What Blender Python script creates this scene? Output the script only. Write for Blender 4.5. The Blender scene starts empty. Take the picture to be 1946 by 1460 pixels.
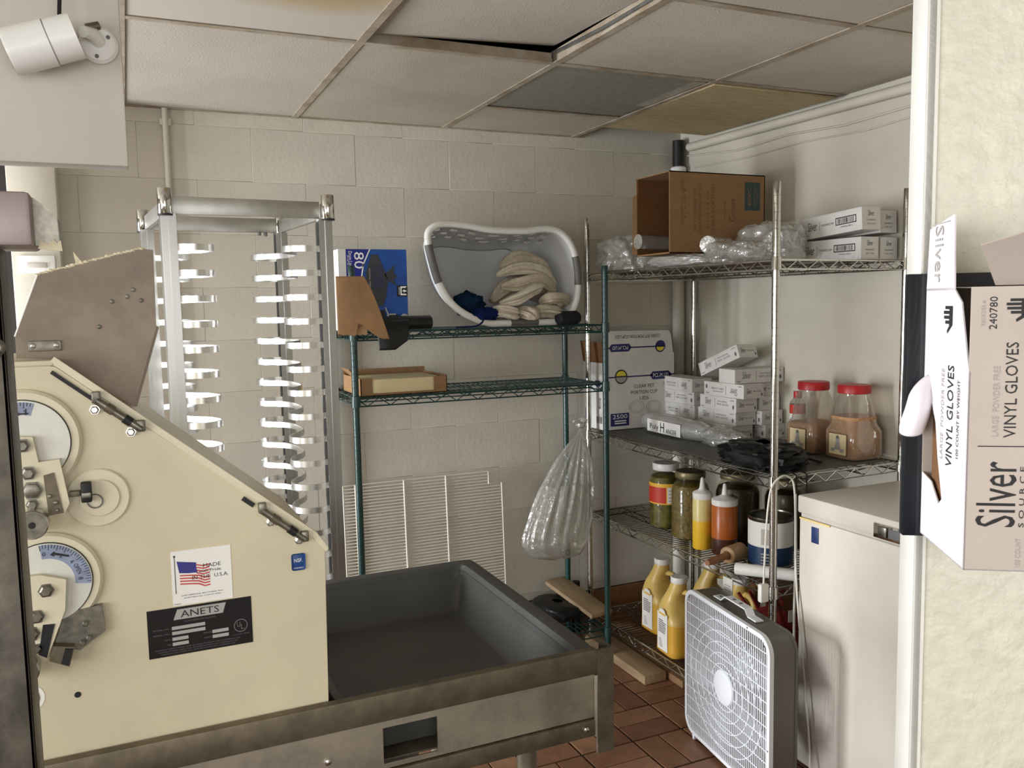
import bpy, bmesh, math, random
from mathutils import Vector, Matrix, noise
random.seed(7)
SC = bpy.context.scene
COL = SC.collection
PI = math.pi
R = math.radians

# ------------------------------------------------------------------ camera, light, exposure
HC = 1.52
cam_d = bpy.data.cameras.new('camera'); cam = bpy.data.objects.new('camera', cam_d); COL.objects.link(cam)
cam_d.sensor_width = 36; cam_d.lens = 29.919; cam_d.clip_start = .02
YAW, PIT, ROL = 0.423088, 0.094634, -0.019175
Fv = Vector((math.sin(YAW)*math.cos(PIT), math.cos(YAW)*math.cos(PIT), -math.sin(PIT)))
Rv = Vector((math.cos(YAW), -math.sin(YAW), 0)); Uv = Rv.cross(Fv)
R2 = math.cos(ROL)*Rv + math.sin(ROL)*Uv; U2 = -math.sin(ROL)*Rv + math.cos(ROL)*Uv
cam.matrix_world = Matrix(((R2.x, U2.x, -Fv.x, 0), (R2.y, U2.y, -Fv.y, 0), (R2.z, U2.z, -Fv.z, HC), (0, 0, 0, 1)))
SC.camera = cam
w = bpy.data.worlds.new('world'); SC.world = w; w.use_nodes = True
w.node_tree.nodes['Background'].inputs[0].default_value = (.80, .88, 1, 1)
w.node_tree.nodes['Background'].inputs[1].default_value = .9
def area(name, loc, direction, sx, sy, power, col=(1, 1, 1)):
    d = bpy.data.lights.new(name, 'AREA'); d.shape = 'RECTANGLE'; d.size = sx; d.size_y = sy; d.energy = power; d.color = col
    o = bpy.data.objects.new(name, d); COL.objects.link(o); o.location = loc
    o.rotation_euler = Vector(direction).to_track_quat('-Z', 'Y').to_euler(); return o
area('daylight_side_window', (-2.52, -.5, 1.45), (1, .12, -.06), 2.2, 1.2, 56, (1, .99, .97))
area('daylight_front_window', (-.4, -2.45, 1.5), (.1, 1, -.05), 2.6, 1.2, 34, (1, .98, .95))
area('daylight_glass_door', (-2.52, 2.72, .95), (1, -.16, -.05), .74, 1.6, 165, (.93, .97, 1))
vs = SC.view_settings
vs.view_transform = 'Standard'; vs.look = 'None'; vs.gamma = 1; vs.use_curve_mapping = False; vs.exposure = 0.22

# ------------------------------------------------------------------ materials
def lin(c):
    f = lambda v: v/12.92 if v <= .04045 else ((v+.055)/1.055)**2.4
    return tuple(f(v/255.) for v in c) + (1,)
MATS = {}
def mat(name, col, rough=.55, metal=0, var=None, bump=None, col2=None, spec=None, stretch=None, trans=0, coat=0, emis=None):
    """var=(scale, amount 0..1) blends col with col2 by noise; bump=(scale, strength)."""
    m = bpy.data.materials.new(name); m.use_nodes = True; MATS[name] = m
    nt = m.node_tree; b = nt.nodes['Principled BSDF']; L = nt.links
    b.inputs['Base Color'].default_value = lin(col); b.inputs['Roughness'].default_value = rough; b.inputs['Metallic'].default_value = metal
    if spec is not None: b.inputs['Specular IOR Level'].default_value = spec
    if trans: b.inputs['Transmission Weight'].default_value = trans
    if coat: b.inputs['Coat Weight'].default_value = coat
    if var or bump:
        tc = nt.nodes.new('ShaderNodeTexCoord'); src = tc.outputs['Object']
        if stretch:
            mp = nt.nodes.new('ShaderNodeMapping'); mp.inputs['Scale'].default_value = stretch; L.new(src, mp.inputs[0]); src = mp.outputs[0]
    if var:
        n = nt.nodes.new('ShaderNodeTexNoise'); n.inputs['Scale'].default_value = var[0]; n.inputs['Detail'].default_value = 6; n.inputs['Roughness'].default_value = .65
        L.new(src, n.inputs['Vector'])
        cr = nt.nodes.new('ShaderNodeValToRGB'); cr.color_ramp.elements[0].position = .5-.45*(1-var[1])-.02; cr.color_ramp.elements[1].position = .5+.45*(1-var[1])+.02
        cr.color_ramp.elements[0].position = .36; cr.color_ramp.elements[1].position = .66
        c2 = col2 or tuple(max(0, v*(1-var[1])) for v in col)
        cr.color_ramp.elements[0].color = lin(c2); cr.color_ramp.elements[1].color = lin(col)
        L.new(n.outputs['Fac'], cr.inputs[0]); L.new(cr.outputs[0], b.inputs['Base Color'])
    if bump:
        n2 = nt.nodes.new('ShaderNodeTexNoise'); n2.inputs['Scale'].default_value = bump[0]; n2.inputs['Detail'].default_value = 4
        L.new(src, n2.inputs['Vector'])
        bp = nt.nodes.new('ShaderNodeBump'); bp.inputs['Strength'].default_value = bump[1]; bp.inputs['Distance'].default_value = .004
        L.new(n2.outputs['Fac'], bp.inputs['Height']); L.new(bp.outputs[0], b.inputs['Normal'])
    return m
def clear(name, col, alpha, rough=.12, bump=None, white=.0, face=.65):
    """thin clear film: transparent + gloss + a little milky diffuse"""
    m = bpy.data.materials.new(name); m.use_nodes = True; MATS[name] = m
    nt = m.node_tree; nt.nodes.clear(); L = nt.links
    out = nt.nodes.new('ShaderNodeOutputMaterial')
    tr = nt.nodes.new('ShaderNodeBsdfTransparent'); tr.inputs[0].default_value = lin(col)
    gl = nt.nodes.new('ShaderNodeBsdfGlossy'); gl.inputs[0].default_value = (.95, .95, .95, 1); gl.inputs['Roughness'].default_value = rough
    df = nt.nodes.new('ShaderNodeBsdfDiffuse'); df.inputs[0].default_value = lin((228, 228, 224))
    lw = nt.nodes.new('ShaderNodeLayerWeight'); lw.inputs[0].default_value = .35
    m1 = nt.nodes.new('ShaderNodeMixShader'); m1.inputs[0].default_value = white
    m2 = nt.nodes.new('ShaderNodeMixShader')
    mm = nt.nodes.new('ShaderNodeMath'); mm.operation = 'MULTIPLY_ADD'; mm.inputs[1].default_value = face; mm.inputs[2].default_value = alpha
    L.new(lw.outputs['Facing'], mm.inputs[0]); L.new(mm.outputs[0], m2.inputs[0])
    L.new(tr.outputs[0], m1.inputs[1]); L.new(df.outputs[0], m1.inputs[2])
    L.new(m1.outputs[0], m2.inputs[1]); L.new(gl.outputs[0], m2.inputs[2]); L.new(m2.outputs[0], out.inputs[0])
    if bump:
        tc = nt.nodes.new('ShaderNodeTexCoord'); n2 = nt.nodes.new('ShaderNodeTexNoise'); n2.inputs['Scale'].default_value = bump[0]; n2.inputs['Detail'].default_value = 3
        n2.inputs['Distortion'].default_value = 1.2
        L.new(tc.outputs['Object'], n2.inputs['Vector'])
        bp = nt.nodes.new('ShaderNodeBump'); bp.inputs['Strength'].default_value = bump[1]; bp.inputs['Distance'].default_value = .01
        L.new(n2.outputs['Fac'], bp.inputs['Height']); L.new(bp.outputs[0], gl.inputs['Normal'])
    return m
mat('wall_paint', (205, 198, 184), .55, var=(2.2, .06), bump=(60, .25), spec=.35)
mat('wall_paint_smooth', (210, 204, 190), .5, var=(1.6, .07), bump=(25, .12), spec=.35)
mat('soffit_paint', (205, 198, 188), .45, var=(2.5, .05), bump=(30, .1))
mat('mortar', (194, 187, 173), .8, bump=(80, .3))
mat('frp', (221, 219, 201), .42, var=(40, .05), bump=(55, .9))
mat('white_trim', (232, 230, 222), .45, var=(8, .05))
mat('ceiling_tile', (186, 178, 166), .9, var=(3, .05), bump=(160, .3), spec=.1)
mat('ceiling_tile_b', (176, 168, 152), .9, var=(3, .06), bump=(160, .3), spec=.1)
mat('ceiling_tile_stained', (186, 178, 166), .9, var=(1.5, .3), bump=(160, .3), col2=(146, 122, 84), spec=.1)
def stain():
    m = MATS['ceiling_tile_stained']; nt = m.node_tree; nt.nodes.clear(); L = nt.links
    out = nt.nodes.new('ShaderNodeOutputMaterial'); b = nt.nodes.new('ShaderNodeBsdfPrincipled'); b.inputs['Roughness'].default_value = .9
    tc = nt.nodes.new('ShaderNodeTexCoord'); mp = nt.nodes.new('ShaderNodeMapping'); mp.inputs['Location'].default_value = (-.12, .24, 0); L.new(tc.outputs['Object'], mp.inputs[0])
    ns = nt.nodes.new('ShaderNodeTexNoise'); ns.inputs['Scale'].default_value = 5; L.new(tc.outputs['Object'], ns.inputs['Vector'])
    ln_ = nt.nodes.new('ShaderNodeVectorMath'); ln_.operation = 'LENGTH'; L.new(mp.outputs[0], ln_.inputs[0])
    ad = nt.nodes.new('ShaderNodeMath'); ad.operation = 'MULTIPLY_ADD'; ad.inputs[1].default_value = .12; L.new(ns.outputs['Fac'], ad.inputs[0]); L.new(ln_.outputs['Value'], ad.inputs[2])
    cr = nt.nodes.new('ShaderNodeValToRGB'); e = cr.color_ramp.elements; e[0].position = .18; e[0].color = lin((150, 124, 84)); e[1].position = .44; e[1].color = lin((186, 178, 166))
    x = e.new(.34); x.color = lin((172, 154, 122)); L.new(ad.outputs[0], cr.inputs[0]); L.new(cr.outputs[0], b.inputs['Base Color']); L.new(b.outputs[0], out.inputs[0])
stain()
mat('ceiling_plywood', (186, 168, 132), .9, var=(9, .12), bump=(60, .3), stretch=(1, 5, 1), spec=.1)
mat('vent_mesh', (150, 146, 134), .5, .3, var=(30, .1), bump=(300, .4))
mat('tee_metal', (176, 166, 150), .55, .1, var=(9, .18), col2=(138, 120, 98))
mat('galvanised', (150, 152, 150), .35, .9, var=(20, .2))
mat('void', (30, 27, 24), .95)
mat('grout', (48, 38, 31), .9)
for i, c in enumerate([(150, 106, 78), (128, 84, 62), (164, 122, 92), (116, 76, 58), (140, 98, 70)]):
    mat('quarry_%d' % i, c, .45, var=(14, .16), bump=(50, .2))
mat('far_floor', (96, 66, 50), .55, var=(6, .2))
mat('base_tile', (150, 104, 66), .4, var=(10, .15))
mat('doorway_dark', (34, 30, 28), .7, var=(5, .2))
mat('chrome', (206, 204, 198), .08, 1)
mat('chrome_dull', (150, 146, 136), .3, 1, var=(30, .35))
mat('green_epoxy', (22, 62, 60), .32, var=(18, .2), spec=.6)
mat('aluminium', (204, 204, 202), .3, 1, var=(30, .06), stretch=(1, 1, .08))
mat('aluminium_dull', (196, 194, 188), .42, 1, var=(12, .1))
mat('aluminium_bright', (226, 225, 222), .3, 1)
mat('steel', (206, 198, 180), .5, 1, var=(7, .22), bump=(20, .08))
mat('steel_dirty', (132, 122, 104), .55, .8, var=(20, .2), bump=(30, .2))
mat('steel_post', (104, 98, 88), .45, .8, var=(25, .3))
mat('steel_bright', (200, 198, 192), .25, 1)
mat('zinc', (150, 146, 134), .4, .9, var=(60, .25))
mat('cream', (214, 204, 174), .42, var=(5, .05), bump=(30, .05))
mat('cream_light', (226, 218, 190), .42, var=(8, .05))
mat('dial_white', (226, 226, 216), .4, var=(12, .08))
mat('scale_blue', (150, 162, 190), .45, var=(40, .15))
mat('hopper_plate', (142, 128, 112), .5, .35, var=(9, .16), bump=(30, .1))
mat('flour_edge', (224, 214, 184), .9, bump=(90, .8))
mat('black', (20, 19, 19), .55)
mat('black_gloss', (16, 16, 17), .3)
mat('black_plastic', (14, 14, 15), .5, bump=(25, .7))
mat('black_steel', (34, 38, 46), .45, var=(6, .15))
mat('ink', (30, 28, 30), .6)
mat('ink_grey', (104, 102, 104), .6)
mat('ink_light', (168, 164, 160), .6)
mat('navy', (38, 36, 96), .5)
mat('navy_deep', (22, 44, 96), .5)
mat('label_white', (238, 236, 230), .5)
mat('label_blue', (20, 66, 128), .45)
mat('flag_blue', (50, 48, 130), .5)
mat('flag_red', (196, 82, 74), .5)
mat('grey_tub', (78, 78, 75), .5, var=(7, .1), bump=(140, .12))
mat('white_plastic', (232, 231, 226), .35)
mat('fan_white', (238, 241, 247), .35)
mat('fan_grey', (112, 108, 98), .45, .2, var=(3, .05))
mat('white_enamel', (222, 214, 202), .28, var=(3, .05))
mat('enamel_lid', (214, 206, 194), .35, var=(3, .06))
mat('yellowed', (226, 200, 130), .5)
mat('basket_grey', (104, 102, 98), .5)
mat('basket_white', (214, 216, 218), .38)
mat('towel', (212, 200, 178), .95, var=(50, .12), bump=(260, .9), spec=.1)
mat('towel_b', (224, 214, 194), .95, var=(40, .1), bump=(240, .9), spec=.1)
mat('blue_cloth', (22, 38, 92), .9, var=(20, .3), bump=(160, .5), spec=.1)
mat('teal_cloth', (18, 44, 70), .9, var=(20, .3), bump=(160, .5), spec=.1)
mat('dark_cloth', (44, 44, 50), .9, bump=(160, .4), spec=.1)
mat('cardboard', (152, 116, 78), .75, var=(10, .08), bump=(60, .1), stretch=(1, 1, 5))
mat('cardboard_dark', (122, 82, 46), .8, var=(10, .1))
mat('brown_paper', (176, 136, 96), .75, var=(9, .1), bump=(30, .25))
mat('carton_white', (222, 219, 214), .5, var=(12, .04))
mat('carton_grey', (196, 188, 178), .55, var=(12, .04))
mat('carton_lilac', (228, 222, 226), .5, var=(9, .03))
mat('carton_shaded', (196, 184, 174), .55, var=(9, .04))  # glove carton's sides away from the window: shade put into the colour
mat('cream_slab', (232, 216, 170), .6)
mat('box_blue', (20, 84, 160), .3, var=(4, .25), col2=(16, 50, 120))
mat('box_navy', (24, 36, 130), .35)
mat('bag_dark', (54, 58, 62), .4, var=(10, .3))
mat('wood', (178, 150, 114), .65, var=(14, .25), stretch=(1, .12, 1), bump=(40, .2))
mat('wood_dark', (150, 112, 74), .65, var=(14, .3), stretch=(1, .12, 1))
mat('wood_roll', (200, 164, 122), .5, var=(20, .12), stretch=(8, 8, 1))
mat('wood_handle', (176, 122, 78), .5, var=(20, .15))
mat('red_plastic', (182, 34, 38), .4)
mat('red_mesh', (160, 46, 40), .7, var=(40, .35))
mat('spice', (208, 158, 112), .9, var=(60, .12), bump=(200, .5))
mat('pickle', (120, 112, 44), .5, var=(34, .55), col2=(52, 44, 12), bump=(40, .5))
mat('relish', (128, 104, 48), .55, var=(70, .5), col2=(70, 60, 22), bump=(80, .5))
mat('dark_sauce', (60, 42, 20), .4, var=(14, .4))
mat('mustard', (236, 188, 52), .35)
mat('mustard_pale', (216, 200, 132), .35)
mat('orange_sauce', (190, 98, 32), .3, var=(10, .12))
mat('brown_sauce', (84, 50, 38), .35, var=(10, .2))
mat('can_blue', (26, 56, 92), .35)
mat('oil', (226, 174, 66), .3, var=(4, .08))
mat('oil_pale', (224, 190, 108), .35, var=(4, .06))
mat('lilac_metal', (168, 152, 152), .45, .3, var=(9, .12))
mat('olive_lid', (120, 110, 80), .4, .5)
mat('yellow', (232, 214, 60), .5)
mat('label_red', (196, 54, 36), .5)
mat('label_yellow', (238, 186, 60), .5)
mat('cord_white', (224, 220, 210), .45)
mat('rack_wire', (232, 226, 212), .45)
mat('liner_grey', (98, 96, 90), .6, var=(8, .15))
clear('film', (244, 244, 240), .10, .14, bump=(26, .9), white=.24)
clear('film_milky', (240, 240, 236), .12, .18, bump=(22, .8), white=.42)
clear('glass', (248, 248, 236), .01, .05, face=.18)
clear('pet', (240, 236, 228), .05, .10, bump=(9, .2), white=.10)

# ------------------------------------------------------------------ builders
def link(name, me, m, parent=None, loc=None):
    o = bpy.data.objects.new(name, me); COL.objects.link(o)
    if m is not None and not me.materials: me.materials.append(MATS[m])
    if parent is not None: o.parent = parent
    if loc is not None: o.location = loc
    return o
class B:
    def __init__(s, off=(0, 0, 0)): s.bm = bmesh.new(); s.off = Vector(off)
    def _v(s, p): return s.bm.verts.new(Vector(p)-s.off)
    def face(s, pts):
        s.bm.faces.new([s._v(p) for p in pts]); return s
    def box(s, a, b, bev=0, seg=2, M=None):
        lo = Vector([min(a[i], b[i]) for i in range(3)]); hi = Vector([max(a[i], b[i]) for i in range(3)])
        t = bmesh.new()
        vs_ = [t.verts.new((x, y, z)) for x in (lo.x, hi.x) for y in (lo.y, hi.y) for z in (lo.z, hi.z)]
        for f in ((0, 1, 3, 2), (4, 6, 7, 5), (0, 4, 5, 1), (2, 3, 7, 6), (0, 2, 6, 4), (1, 5, 7, 3)): t.faces.new([vs_[i] for i in f])
        if bev: bmesh.ops.bevel(t, geom=t.edges[:], offset=bev, segments=seg, affect='EDGES', profile=.5)
        return s.merge(t, M)
    def merge(s, t, M=None):
        mp = {}
        for v in t.verts:
            p = v.co if M is None else M @ v.co
            mp[v] = s._v(p)
        for f in t.faces:
            try: s.bm.faces.new([mp[v] for v in f.verts])
            except ValueError: pass
        t.free(); return s
    def cyl(s, p0, p1, r, n=14, r2=None, cap=True):
        p0, p1 = Vector(p0), Vector(p1); r2 = r if r2 is None else r2
        d = (p1-p0).normalized(); u = d.orthogonal().normalized(); v = d.cross(u)
        A = []; C = []
        for k in range(n):
            t = 2*PI*k/n; e = u*math.cos(t)+v*math.sin(t)
            A.append(s._v(p0+e*r)); C.append(s._v(p1+e*r2))
        for k in range(n): s.bm.faces.new((A[k], A[(k+1) % n], C[(k+1) % n], C[k]))
        if cap: s.bm.faces.new(A[::-1]); s.bm.faces.new(C)
        return s
    def tube(s, pts, r, n=6, closed=False):
        pts = [Vector(p) for p in pts]; m = len(pts); rings = []
        u = None
        for i, p in enumerate(pts):
            a = pts[(i-1) % m] if (i or closed) else p; b = pts[(i+1) % m] if (i < m-1 or closed) else p
            d = (b-a).normalized()
            if u is None: u = d.orthogonal().normalized()
            u = (u-d*u.dot(d)).normalized(); v = d.cross(u)
            rr = r[i] if isinstance(r, (list, tuple)) else r
            rings.append([s._v(p+(u*math.cos(2*PI*k/n)+v*math.sin(2*PI*k/n))*rr) for k in range(n)])
        for i in range(m if closed else m-1):
            a, b = rings[i], rings[(i+1) % m]
            for k in range(n): s.bm.faces.new((a[k], a[(k+1) % n], b[(k+1) % n], b[k]))
        if not closed: s.bm.faces.new(rings[0][::-1]); s.bm.faces.new(rings[-1])
        return s
    def lathe(s, prof, c=(0, 0, 0), n=24, sx=1, sy=1, cap=True, M=None):
        c = Vector(c); rings = []
        for r, z in prof:
            ring = []
            for k in range(n):
                p = Vector((r*math.cos(2*PI*k/n)*sx, r*math.sin(2*PI*k/n)*sy, z))
                if M is not None: p = M @ p
                ring.append(s._v(p+c))
            rings.append(ring)
        for a, b in zip(rings, rings[1:]):
            for k in range(n): s.bm.faces.new((a[k], a[(k+1) % n], b[(k+1) % n], b[k]))
        if cap:
            s.bm.faces.new(rings[0][::-1]); s.bm.faces.new(rings[-1])
        return s
    def sect(s, secs, n=32, p=4, c=(0, 0, 0), cap=True):
        """stack of super-ellipse sections (z, half x, half y, power, cx, cy)"""
        rings = []
        for q in secs:
            z, a, b = q[:3]; pw = q[3] if len(q) > 3 else p; cx = q[4] if len(q) > 4 else 0; cy = q[5] if len(q) > 5 else 0
            ring = []
            for k in range(n):
                t = 2*PI*k/n; ct, st = math.cos(t), math.sin(t)
                ring.append(s._v((c[0]+cx+a*math.copysign(abs(ct)**(2/pw), ct), c[1]+cy+b*math.copysign(abs(st)**(2/pw), st), c[2]+z)))
            rings.append(ring)
        for a, b in zip(rings, rings[1:]):
            for k in range(n): s.bm.faces.new((a[k], a[(k+1) % n], b[(k+1) % n], b[k]))
        if cap: s.bm.faces.new(rings[0][::-1]); s.bm.faces.new(rings[-1])
        return s
    def prism(s, poly, a, b, axis='y'):
        """polygon in the plane across axis, extruded from a to b along it"""
        def P(p, t): return {'y': (p[0], t, p[1]), 'x': (t, p[0], p[1]), 'z': (p[0], p[1], t)}[axis]
        A = [s._v(P(p, a)) for p in poly]; C = [s._v(P(p, b)) for p in poly]; n = len(poly)
        s.bm.faces.new(A); s.bm.faces.new(C[::-1])
        for k in range(n): s.bm.faces.new((A[k], C[k], C[(k+1) % n], A[(k+1) % n]))
        return s
    def grid(s, fn, nu, nv, closed=False, skip=None):
        vs_ = [[s._v(fn(i/(nu if closed else nu-1), j/(nv-1))) for j in range(nv)] for i in range(nu)]
        for i in range(nu if closed else nu-1):
            for j in range(nv-1):
                if skip and skip(i, j): continue
                a = vs_[i]; b = vs_[(i+1) % nu]
                s.bm.faces.new((a[j], b[j], b[j+1], a[j+1]))
        return s
    def blob(s, c, rad, seed=0, amp=.2, freq=3., nu=40, nv=22, zmin=None, ridge=0, pw=2.):
        c = Vector(c); rad = Vector(rad); so = Vector((seed*3.1, seed*1.7, seed*.9))
        def fn(u, v):
            th = 2*PI*u; ph = PI*(.02+.96*v)
            e = lambda q: math.copysign(abs(q)**(2/pw), q)
            d = Vector((e(math.sin(ph))*e(math.cos(th)), e(math.sin(ph))*e(math.sin(th)), e(math.cos(ph))))
            k = 1+amp*noise.noise(d*freq+so)+amp*.5*noise.noise(d*freq*2.3+so)
            if ridge: k += ridge*(1-abs(noise.noise(d*freq*1.7-so))*4)
            p = c+Vector((d.x*rad.x, d.y*rad.y, d.z*rad.z))*k
            if zmin is not None and p.z < zmin: p.z = zmin+.001*noise.noise(p*40)
            return p
        s.grid(fn, nu, nv, True)
        return s
    def mesh(s, name, smooth=True, ang=40):
        bmesh.ops.recalc_face_normals(s.bm, faces=s.bm.faces[:])
        me = bpy.data.meshes.new(name); s.bm.to_mesh(me); s.bm.free()
        if smooth:
            me.polygons.foreach_set('use_smooth', [True]*len(me.polygons)); me.set_sharp_from_angle(angle=R(ang))
        return me
    def build(s, name, m, parent=None, smooth=True, ang=40, loc=None):
        return link(name, s.mesh(name, smooth, ang), m, parent, loc)
def tag(o, label, cat, group=None):
    o['label'] = label; o['category'] = cat
    if group: o['group'] = group
    return o
def thing(name, label, cat, loc=(0, 0, 0), rz=0, group=None, rot=None):
    o = bpy.data.objects.new(name, None); COL.objects.link(o); o.empty_display_size = .05
    o.location = loc; o.rotation_euler = rot or (0, 0, rz); return tag(o, label, cat, group)
def struct(o): o['kind'] = 'structure'; return o
def stuff(o): o['kind'] = 'stuff'; return o
TXT = {}
def text_mesh(s):
    if s in TXT: return TXT[s]
    c = bpy.data.curves.new('t', 'FONT'); c.body = s; c.size = 1; c.align_x = 'CENTER'; c.align_y = 'CENTER'; c.resolution_u = 2
    o = bpy.data.objects.new('t', c); COL.objects.link(o)
    dg = bpy.context.evaluated_depsgraph_get(); dg.update()
    me = bpy.data.meshes.new_from_object(o.evaluated_get(dg))
    pts = [v.co.copy() for v in me.vertices]; fs = [tuple(p.vertices) for p in me.polygons]
    bpy.data.objects.remove(o); bpy.data.curves.remove(c); bpy.data.meshes.remove(me)
    x0 = min(p.x for p in pts); x1 = max(p.x for p in pts); y0 = min(p.y for p in pts); y1 = max(p.y for p in pts)
    TXT[s] = ([((p.x-(x0+x1)/2), (p.y-(y0+y1)/2)) for p in pts], fs, x1-x0, y1-y0); return TXT[s]
class Pr:
    """flat print on a face: origin o, right x, up y"""
    def __init__(s, o, x, y, eps=.0006):
        s.o = Vector(o); s.x = Vector(x).normalized(); s.y = Vector(y).normalized(); s.n = s.x.cross(s.y)*eps; s.b = B()
    def P(s, u, v, k=1): return s.o+s.x*u+s.y*v+s.n*k
    def poly(s, pts, k=1): s.b.face([s.P(u, v, k) for u, v in pts]); return s
    def rect(s, u0, v0, u1, v1, k=1): return s.poly([(u0, v0), (u1, v0), (u1, v1), (u0, v1)], k)
    def ring(s, cu, cv, r, r2, n=20, k=1):
        for i in range(n):
            a, b_ = 2*PI*i/n, 2*PI*(i+1)/n
            s.poly([(cu+r*math.cos(a), cv+r*math.sin(a)), (cu+r*math.cos(b_), cv+r*math.sin(b_)), (cu+r2*math.cos(b_), cv+r2*math.sin(b_)), (cu+r2*math.cos(a), cv+r2*math.sin(a))], k)
        return s
    def disc(s, cu, cv, r, n=20, k=1, ry=None):
        ry = ry or r
        return s.poly([(cu+r*math.cos(2*PI*i/n), cv+ry*math.sin(2*PI*i/n)) for i in range(n)], k)
    def text(s, t, cu, cv, w, h, k=1, rot=0):
        pts, fs, W_, H_ = text_mesh(t); c, sn = math.cos(R(rot)), math.sin(R(rot)); vs_ = []
        for x, y in pts:
            x, y = x/W_*w, y/H_*h; vs_.append(s.b._v(s.P(cu+x*c-y*sn, cv+x*sn+y*c, k)))
        for f in fs:
            try: s.b.bm.faces.new([vs_[i] for i in f])
            except ValueError: pass
        return s
    def lines(s, u0, v0, u1, v1, n, frac=.5, rnd=None):
        h = (v1-v0)/n
        for i in range(n):
            e = u1 if rnd is None else u0+(u1-u0)*rnd.uniform(.6, 1)
            s.rect(u0, v0+i*h, e, v0+(i+frac)*h)
        return s
    def bars(s, u0, v0, u1, v1, n, seed=1):
        r = random.Random(seed); x = u0; st = (u1-u0)/n
        for i in range(n):
            s.rect(u0+i*st, v0, u0+(i+r.choice((.3, .5, .75)))*st, v1)
        return s
    def build(s, name, m, parent=None):
        many = len(s.b.bm.faces) > 1; me = bpy.data.meshes.new(name); s.b.bm.to_mesh(me); s.b.bm.free(); o = link(name, me, m, parent)
        if many: o['kind'] = 'stuff'
        return o
X1, Y1, Z1 = Vector((1, 0, 0)), Vector((0, 1, 0)), Vector((0, 0, 1))

# ------------------------------------------------------------------ the room
WY, WX, CZ = 3.42, 2.44, 2.252           # back wall, right wall, ceiling height
GX0 = .6368; S = .6096; RY1 = 2.40       # ceiling grid
# floor
fl = struct(B().box((-2.6, -2.5, -.06), (WX+.1, WY+.1, -.005)).build('floor', 'grout', smooth=False))
struct(B().box((-2.6, -2.5, -.005), (.2, WY, -.001)).build('floor_far', 'far_floor', smooth=False))
fl2 = bpy.data.objects['floor_far']; fl2.parent = fl; fl2.name = 'paving'; del fl2['kind']
B().box((.2, -2.5, -.005), (WX, 1.4, -.001)).build('paving', 'far_floor', fl, smooth=False)
tm = {}
for i in range(5):
    for hv in (0, 1):
        a, b = (.0965, .0475) if hv == 0 else (.0475, .0965)
        me = B().box((-a, -b, -.006), (a, b, 0), .0015, 1).mesh('floor_tile', False); me.materials.append(MATS['quarry_%d' % i]); tm[i, hv] = me
rt = random.Random(3)
for ci in range(-6, 5):
    for cj in range(-5, 6):
        cx, cy = 1.52+ci*.202, 2.41+cj*.202
        if cy+.2 > WY or cx+.2 > WX+.15 or cx < .3: continue
        hv = (ci+cj) % 2
        for k in (0, 1):
            o = link('floor_tile', tm[rt.choice((0, 0, 1, 1, 2, 3, 4)), hv], None, fl)
            o.location = (cx+.1, cy+.05+k*.1, rt.uniform(-.0006, .0004)) if hv == 0 else (cx+.05+k*.1, cy+.1, rt.uniform(-.0006, .0004))
# back wall of painted concrete blocks
wb = struct(B().box((-.33, WY+.006, 0), (WX+.12, WY+.15, 2.6)).build('wall_back', 'mortar', smooth=False))
bl = {}
for nm, ln in (('full', .3998), ('half', .1998)):
    me = B().box((-ln/2, 0, -.0999), (ln/2, .05, .0999), .0012, 1).mesh('block', True); me.materials.append(MATS['wall_paint']); bl[nm] = (me, ln)
rb = random.Random(5)
for r in range(12):
    z = .1+r*.2; x = -.33+(.2 if r % 2 else 0)
    if r % 2:
        o = link('block', bl['half'][0], None, wb); o.location = (-.23, WY+rb.uniform(-.0003, .0003), z)
        x = -.13
    while x < WX+.05:
        o = link('block', bl['full'][0], None, wb); o.location = (x+.2, WY+rb.uniform(-.0004, .0004), z); x += .4
struct(B().box((WX, -2.5, 0), (WX+.1, WY+.1, 2.6)).build('wall_right', 'wall_paint_smooth', smooth=False))
# left wall with a side window and a glass door, front wall with a window (all outside the picture: they let the daylight in)
wl = B()
for y0, y1, z0, z1 in ((-2.5, -1.6, 0, 2.6), (-1.6, .6, 0, .85), (-1.6, .6, 2.05, 2.6), (.6, 2.35, 0, 2.6), (2.35, 3.1, 1.7, 2.6), (3.1, 3.52, 0, 2.6)):
    wl.box((-2.72, y0, z0), (-2.6, y1, z1))
struct(wl.build('wall_left', 'wall_paint_smooth', smooth=False))
wf = B()
for x0, x1, z0, z1 in ((-2.72, -1.7, 0, 2.6), (-1.7, .9, 0, .9), (-1.7, .9, 2.1, 2.6), (.9, 2.54, 0, 2.6)):
    wf.box((x0, -2.62, z0), (x1, -2.5, z1))
struct(wf.build('wall_front', 'wall_paint_smooth', smooth=False))
# doorway at the left of the back wall: panel painted dark as unlit space
struct(B().box((-2.6, WY+.02, 0), (-.33, WY+.1, 2.6)).build('doorway_shade', 'doorway_dark', smooth=False))
# pilaster beside it
struct(B().box((-.335, 3.28, 0), (-.19, WY+.01, CZ), .004).build('trim_1', 'wall_paint_smooth'))
# quarry tile base along the back wall
bb = struct(B().box((-.19, WY-.002, 0), (WX, WY+.004, .166)).build('baseboard_back', 'grout', smooth=False))
bme = B().box((-.0985, -.016, 0), (.0985, 0, .162), .005, 2).mesh('base_tile'); bme.materials.append(MATS['base_tile'])
for k in range(13):
    o = link('base_tile', bme, None, bb); o.location = (-.09+k*.2, WY-.002, .002)
# soffit with the security camera
struct(B().box((-2.6, 1.40, 1.732), (.016, 1.445, 2.6), .002).build('wall_soffit', 'soffit_paint'))
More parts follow.
